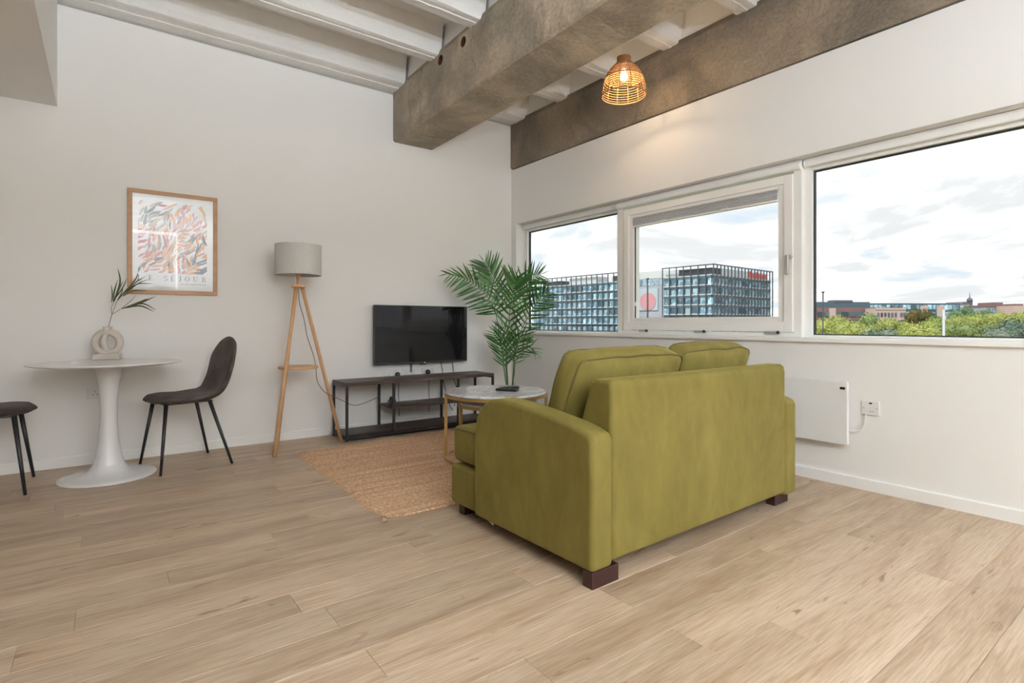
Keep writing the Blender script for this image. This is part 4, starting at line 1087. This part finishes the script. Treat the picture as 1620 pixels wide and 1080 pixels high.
for k_, (zh, w) in enumerate(((3.1, 2.0), (2.2, 1.3), (2.3, 1.4), (3.0, 1.3), (2.2, 1.3), (2.9, 1.1), (2.2, 1.3), (2.3, 1.3))):
    v0 = LB - 18.0 + k_ * 2.05
    block(offA, 'sign_letter', 1.9, 2.15, v0, v0 + w, SLABS[-1] + .5, SLABS[-1] + .5 + zh, 'sign_red')
mk = UU * 40.0
offB = thing('office_building', (oA.x + mk.x, oA.y + mk.y, GZ), 'long glass office building behind the palm, with dark fins', 'building')
face(offB, Vector((0, 0, 0)), UU, VV, 68, 20); block(offB, 'core', 1, 67, 1.3, 30, 0, SLABS[-1], 'glass_dark')
block(offB, 'roof_storey', 1.0, 12, 1.5, 9, SLABS[-1], TOP - 1.2, 'facade_dark'); block(offB, 'roof_storey', 22, 40, 1.4, 10, SLABS[-1], TOP - .6, 'facade_white'); block(offB, 'roof_storey', 46, 58, 1.5, 10, SLABS[-1], TOP - 1.4, 'facade_dark')
mk2 = UU * 23.8 + VV * 4.0
lk = thing('link_building', (oA.x + mk2.x, oA.y + mk2.y, GZ), 'pale grey link block with a pink banner between the glass buildings', 'building')
block(lk, 'wall', 0, 16, 0, 14, 0, TOP - .5, 'facade_grey'); block(lk, 'parapet', 0, 16, -.2, .2, TOP - 3.5, TOP - .2, 'facade_white')
for q in range(6): block(lk, 'window', 2 + q * 2.2, 3.2 + q * 2.2, -.25, .1, TOP - 6.5, TOP - 4, 'glass_blue')
for q in range(6): block(lk, 'window', .6 + q * 2.4, 2.3 + q * 2.4, -.15, .1, SLABS[1] + .6, SLABS[1] + 3.0, 'glass_dark')
bn = block(lk, 'banner', 4.6, 15.0, -.5, -.2, SLABS[2] + 2.2, SLABS[2] + 12.0, 'banner_blue')
bb = MB(); n = 24; cu, cz_ = 9.8, SLABS[2] + 6.2
pts = [(cu + 4.2 * math.cos(2 * PI * k_ / n), cz_ + 4.0 * math.sin(2 * PI * k_ / n)) for k_ in range(n)]
v = []
for s_ in (-.72, -.52):
    for a, z in pts: p = UU * a + VV * s_; v.append((p.x, p.y, max(z, SLABS[2] + 2.4)))
bb.add(v, [tuple(range(n)), tuple(range(2 * n - 1, n - 1, -1))] + [(k_, (k_ + 1) % n, n + (k_ + 1) % n, n + k_) for k_ in range(n)]); bb.build('banner_disc', 'banner_pink', bn)
def pole(px, ytop, d, r_, m, label, head):
    t = place('lamp_post', lat(px, d), d, label, 'post'); zt = 1 + (HY - ytop) / FX * d - GZ
    MB().tube([(0, 0, 0), (0, 0, zt)], r_ * 1.3, 10, r1=r_).build('column', m, t, smooth=True)
    if head: MB().bar((0, 0, zt), (R.x * .35, R.y * .35, zt + .05), .16, .10).build('lamp_head', m, t); MB().box(-.02, .18, -.12, .06, zt - .75, zt - .45).build('sign_box', 'facade_white', t)
    else: MB().bar((-1.8 * r_ * R.x, -1.8 * r_ * R.y, zt), (1.8 * r_ * R.x, 1.8 * r_ * R.y, zt), 3 * r_, 2 * r_).build('lamp_head', m, t)
pole(1024.5, 441, 190, .25, 'pole_dark', 'tall dark post in front of the pink banner', False)
pole(1302, 462, 42, .045, 'pole_dark', 'tall thin dark post above the trees', False)
pole(1493, 490, 42, .085, 'pole_pale', 'thick pale grey lamp post among the trees', True)

def bld(name, px0, px1, ytop, d, depth, m, label, skew=0.0):
    """box building seen through window_3: front between two picture columns at depth d"""
    t = place(name, lat(px0, d), d, label, 'building'); t.rotation_euler = (0, 0, math.atan2(R.y, R.x) + skew)
    w = lat(px1, d) - lat(px0, d); h = 1 + (HY - ytop) / FX * d - GZ
    MB().box(0, w, 0, depth, 0, h).build('wall', m, t)
    return t, w, h
def wins(t, m, x0, x1, n, w, z0, z1, y_=-.25):
    for k_ in range(n):
        xc = x0 + (x1 - x0) * (k_ + .5) / n; MB().box(xc - w / 2, xc + w / 2, y_, .1, z0, z1).build('window', m, t)
t, w, h = bld('brick_building', 1284, 1384, 486.5, 178, 5, 'brick', 'dark red brick office building with a glazed top floor')
MB().box(1, w - 1, 1.0, 4.6, h, h + 1.9).build('top_floor', 'glass_dark', t); MB().box(8, 14, .8, 4.8, h + 1.9, h + 2.5).build('roof', 'roof_grey', t)
wins(t, 'glass_dark', 1.5, w - .5, 7, 2.1, h - 2.9, h - 1.4); wins(t, 'glass_dark', 1.5, w - .5, 7, 2.1, h - 5.6, h - 4.1)
MB().box(5.6, 7.6, -.6, .4, h - 5, h - .2).build('porch_bay', 'brick_pale', t)
t, w, h = bld('brick_building', 1385, 1433, 487.5, 172, 5, 'brick_pale', 'pale pink brick block with a row of dark windows')
wins(t, 'glass_dark', .3, w * .72, 6, .52, h - 2.7, h - 1.4); wins(t, 'glass_dark', w * .80, w, 2, .6, h - 2.7, h - 1.4); wins(t, 'glass_dark', w * .74, w, 3, .6, h - 5.2, h - 3.8)
MB().box(0, w, -.2, .2, h - .5, h + .1).build('parapet', 'brick_pale', t)
t, w, h = bld('glass_block', 1376, 1519, 479.5, 265, 8, 'glass_dark', 'long low building with a blue glass facade behind the trees')
wins(t, 'glass_blue', 0, w, 22, 1.7, h - 3.0, h - .8); wins(t, 'glass_blue', 0, w, 22, 1.7, h - 6.4, h - 4.2)
for x0 in (24.5, 32.5): MB().box(x0 * 1.0, x0 + 3.4, -.5, .2, h - 9, h - 1.2).build('brick_bay', 'brick_pale', t)
t, w, h = bld('white_house', 1519, 1534, 481, 300, 12, 'facade_white', 'small white house with a dark roof beside the church'); MB().prism([(-.5, h), (w + .5, h), (w * .5, h + 1.4)], 'y', -.5, 12.5).build('roof', 'roof_grey', t)
t, w, h = bld('church', 1535, 1555, 484.5, 330, 14, 'facade_white', 'white church with a small domed turret')
MB().lathe([(1.4, h), (1.4, h + 3.2), (1.6, h + 3.3), (1.5, h + 4.2), (1.0, h + 5.0), (.35, h + 5.5), (.25, h + 6.2), (.06, h + 9.0), (0, h + 9)], 16, c=(w * .28, 3, 0)).build('turret', 'roof_grey', t, smooth=True)
t, w, h = bld('flat_roof_block', 1561, 1585, 483, 280, 14, 'facade_grey', 'grey block with dark red roof band above the trees')
MB().box(-.3, w + .3, -.4, 14, h - .8, h + .2).build('roof', 'brick', t); MB().box(w * .5, w + 1, .5, 10, h + .2, h + 1.6).build('roof_box', 'brick', t); wins(t, 'glass_blue', .5, w, 5, .9, h - 4.5, h - 1.6)
t, w, h = bld('pale_block', 1586, 1603, 484, 300, 14, 'brick_pale', 'pale stone block beside the grey block'); MB().box(-.3, w + .3, -.4, 14, h - .7, h + .1).build('roof', 'facade_white', t)
t, w, h = bld('brick_building', 1604, 1640, 483.5, 270, 14, 'brick_pale', 'distant pink house at the far end of the tree line'); MB().box(1, w * .5, 1, 8, h, h + 1.0).build('roof', 'brick', t)

def crown_mesh(m, seed, spiky=False, n=5200):
    rn = random.Random(seed); blobs = []
    for k_ in range(16):
        a = rn.uniform(0, 2 * PI); rr_ = rn.uniform(0, .62); z = rn.uniform(-.55, .62); blobs.append((Vector((rr_ * math.cos(a) * (1 - .3 * z), rr_ * math.sin(a) * (1 - .3 * z), z)), rn.uniform(.28, .44)))
    b = MB()
    for c_, r_ in blobs:                       # solid lumps behind the leaves
        bm = bmesh.new(); bmesh.ops.create_icosphere(bm, subdivisions=2, radius=r_ * .74)
        for v_ in bm.verts: v_.co += mnoise.noise_vector(v_.co * 5 + c_ * 9) * .07
        b.add([v_.co + c_ for v_ in bm.verts], [tuple(q.index for q in f_.verts) for f_ in bm.faces]); bm.free()
    for k_ in range(n):
        c_, r_ = rn.choice(blobs); d = Vector((rn.gauss(0, 1), rn.gauss(0, 1), rn.gauss(0, 1))).normalized(); p = c_ + d * r_ * rn.uniform(.70, 1.14); d = (d + Vector((rn.gauss(0, .7), rn.gauss(0, .7), rn.gauss(0, .7)))).normalized()
        s_ = rn.uniform(.016, .042); a = d.orthogonal().normalized(); a = Matrix.Rotation(rn.uniform(0, 6.3), 3, d) @ a; c2 = d.cross(a)
        tl = d * rn.uniform(-.6, .6) * s_
        b.add([p - a * s_ - c2 * s_ * .6, p + a * s_ * .7 - c2 * s_ * .7 + tl, p + a * s_ + c2 * s_ * .6, p - a * s_ * .6 + c2 * s_ * .8 - tl], [(0, 1, 2, 3)])
    o = b.build('crown', m, None); me = o.data; bpy.data.objects.remove(o); return me
CR = {k_: [crown_mesh(k_, s_ + q * 10) for s_ in range(2 if k_ != 'leaf_dark' else 1)] for q, k_ in enumerate(('leaf_bright', 'leaf_mid', 'leaf_blue', 'leaf_dark', 'leaf_far'))}
trunk_me = MB().tube([(0, 0, 0), (.15, 0, 3), (0, .1, 6)], .28, 8, r1=.14).build('trunk', 'trunk'); tme = trunk_me.data; bpy.data.objects.remove(trunk_me)
GRP = {'leaf_bright': 'bright trees outside', 'leaf_mid': 'mid-green trees outside', 'leaf_blue': 'blue-green trees outside', 'leaf_dark': 'bronze trees outside', 'leaf_far': 'trees by the church'}
rt = random.Random(5); taken = []
def tree(px, ytop, d, rx, kind, label):
    for _ in range(40):                        # crowns stand clear of one another
        if all(((lat(px, d) - l2) ** 2 + (d - d2) ** 2) ** .5 > (rx + r2) * 1.02 for l2, d2, r2 in taken): break
        d += 1.5
    taken.append((lat(px, d), d, rx))
    t = place('broadleaf_tree', lat(px, d), d, label, 'tree', GRP[kind], rz=rt.uniform(0, 6.3)); h = 1 + (HY - ytop) / FX * d - GZ
    rz_ = min(rx * 1.05, h * .42)
    c = link_mesh('crown', rt.choice(CR[kind]), t, (0, 0, h - rz_ * .97), scale=(rx, rx, rz_)); link_mesh('trunk', tme, t, scale=(1, 1, max(.5, (h - rz_ * 1.5) / 6)))
BR, MD, BL, DK, FA = 'leaf_bright', 'leaf_mid', 'leaf_blue', 'leaf_dark', 'leaf_far'
for px, yt, d, rx, kd, lb_ in (
    (1296, 500, 70, 3.2, BR, 'yellow-green tree beside the thin dark post, against the brick wall'), (1322, 497, 82, 3.2, BR, 'yellow-green tree before the windows of the dark red building'),
    (1345, 507, 62, 2.6, BR, 'low yellow-green tree before the middle of the dark red building'), (1362, 509, 70, 2.5, MD, 'low green tree before the corner of the dark red building'),
    (1376, 495, 92, 3.0, MD, 'taller green tree between the dark red and the pale pink building'), (1400, 500, 80, 3.2, BR, 'yellow-green tree below the row of windows of the pink block'),
    (1424, 505, 76, 3.0, BR, 'yellow-green tree below the far corner of the pink block'), (1388, 519, 50, 2.4, BL, 'blue-green tree low in front of the pink block'),
    (1345, 524, 44, 2.3, BR, 'low yellow-green treetop just above the window sill'), (1310, 524, 46, 2.3, MD, 'low green treetop above the sill beside the thin dark post'),
    (1425, 522, 48, 2.2, BR, 'low yellow-green treetop beside the blue-green one'), (1455, 511, 60, 2.6, BR, 'yellow-green tree below the bronze tree'),
    (1449, 489, 122, 3.6, DK, 'dark bronze-green spreading tree beside the pink block'), (1468, 492, 134, 3.0, DK, 'smaller dark bronze-green tree before the long glass facade'), (1472, 503, 86, 3.0, BR, 'yellow-green tree before the brick bays of the long glass building'),
    (1484, 498, 104, 3.2, MD, 'green tree just behind the thick pale lamp post'), (1508, 497, 98, 3.6, BR, 'yellow-green tree beyond the thick pale lamp post'), (1532, 496, 106, 3.6, BR, 'yellow-green tree below the small white house'),
    (1556, 494, 112, 3.6, BR, 'yellow-green tree below the white church'), (1580, 492, 104, 3.6, BR, 'yellow-green tree below the grey block with the red roof'), (1605, 490, 100, 3.6, BR, 'yellow-green tree below the pale stone block'),
    (1635, 489, 96, 3.8, BR, 'yellow-green tree below the distant pink house'), (1670, 488, 90, 4.0, MD, 'green tree past the distant pink house'),
    (1508, 509, 72, 2.6, MD, 'lower green tree beside the thick pale lamp post'), (1535, 507, 66, 3.0, MD, 'lower green tree in line with the white house'), (1562, 510, 62, 2.6, MD, 'lower green tree in line with the church'),
    (1600, 506, 56, 2.9, BL, 'blue-green tree in line with the pale stone block'), (1580, 519, 46, 2.3, BL, 'low blue-green treetop in line with the grey block'), (1545, 527, 42, 2.1, MD, 'low green treetop just above the sill, in line with the church'),
    (1625, 514, 42, 2.5, BL, 'big blue-green treetop close to the window sill'), (1662, 512, 46, 2.6, BL, 'blue-green treetop at the end of the window'),
    (1508, 486, 200, 4.2, FA, 'soft green distant tree before the end of the glass building'), (1530, 484, 214, 5.0, FA, 'large soft green distant tree before the white house'), (1546, 488, 200, 4.0, FA, 'soft green distant tree before the church'), (1560, 489, 190, 3.6, FA, 'soft green distant tree between the church and the grey block')):
    tree(px, yt, d, rx, kd, lb_)
print('leaflets', count, 'objects', len(bpy.data.objects))
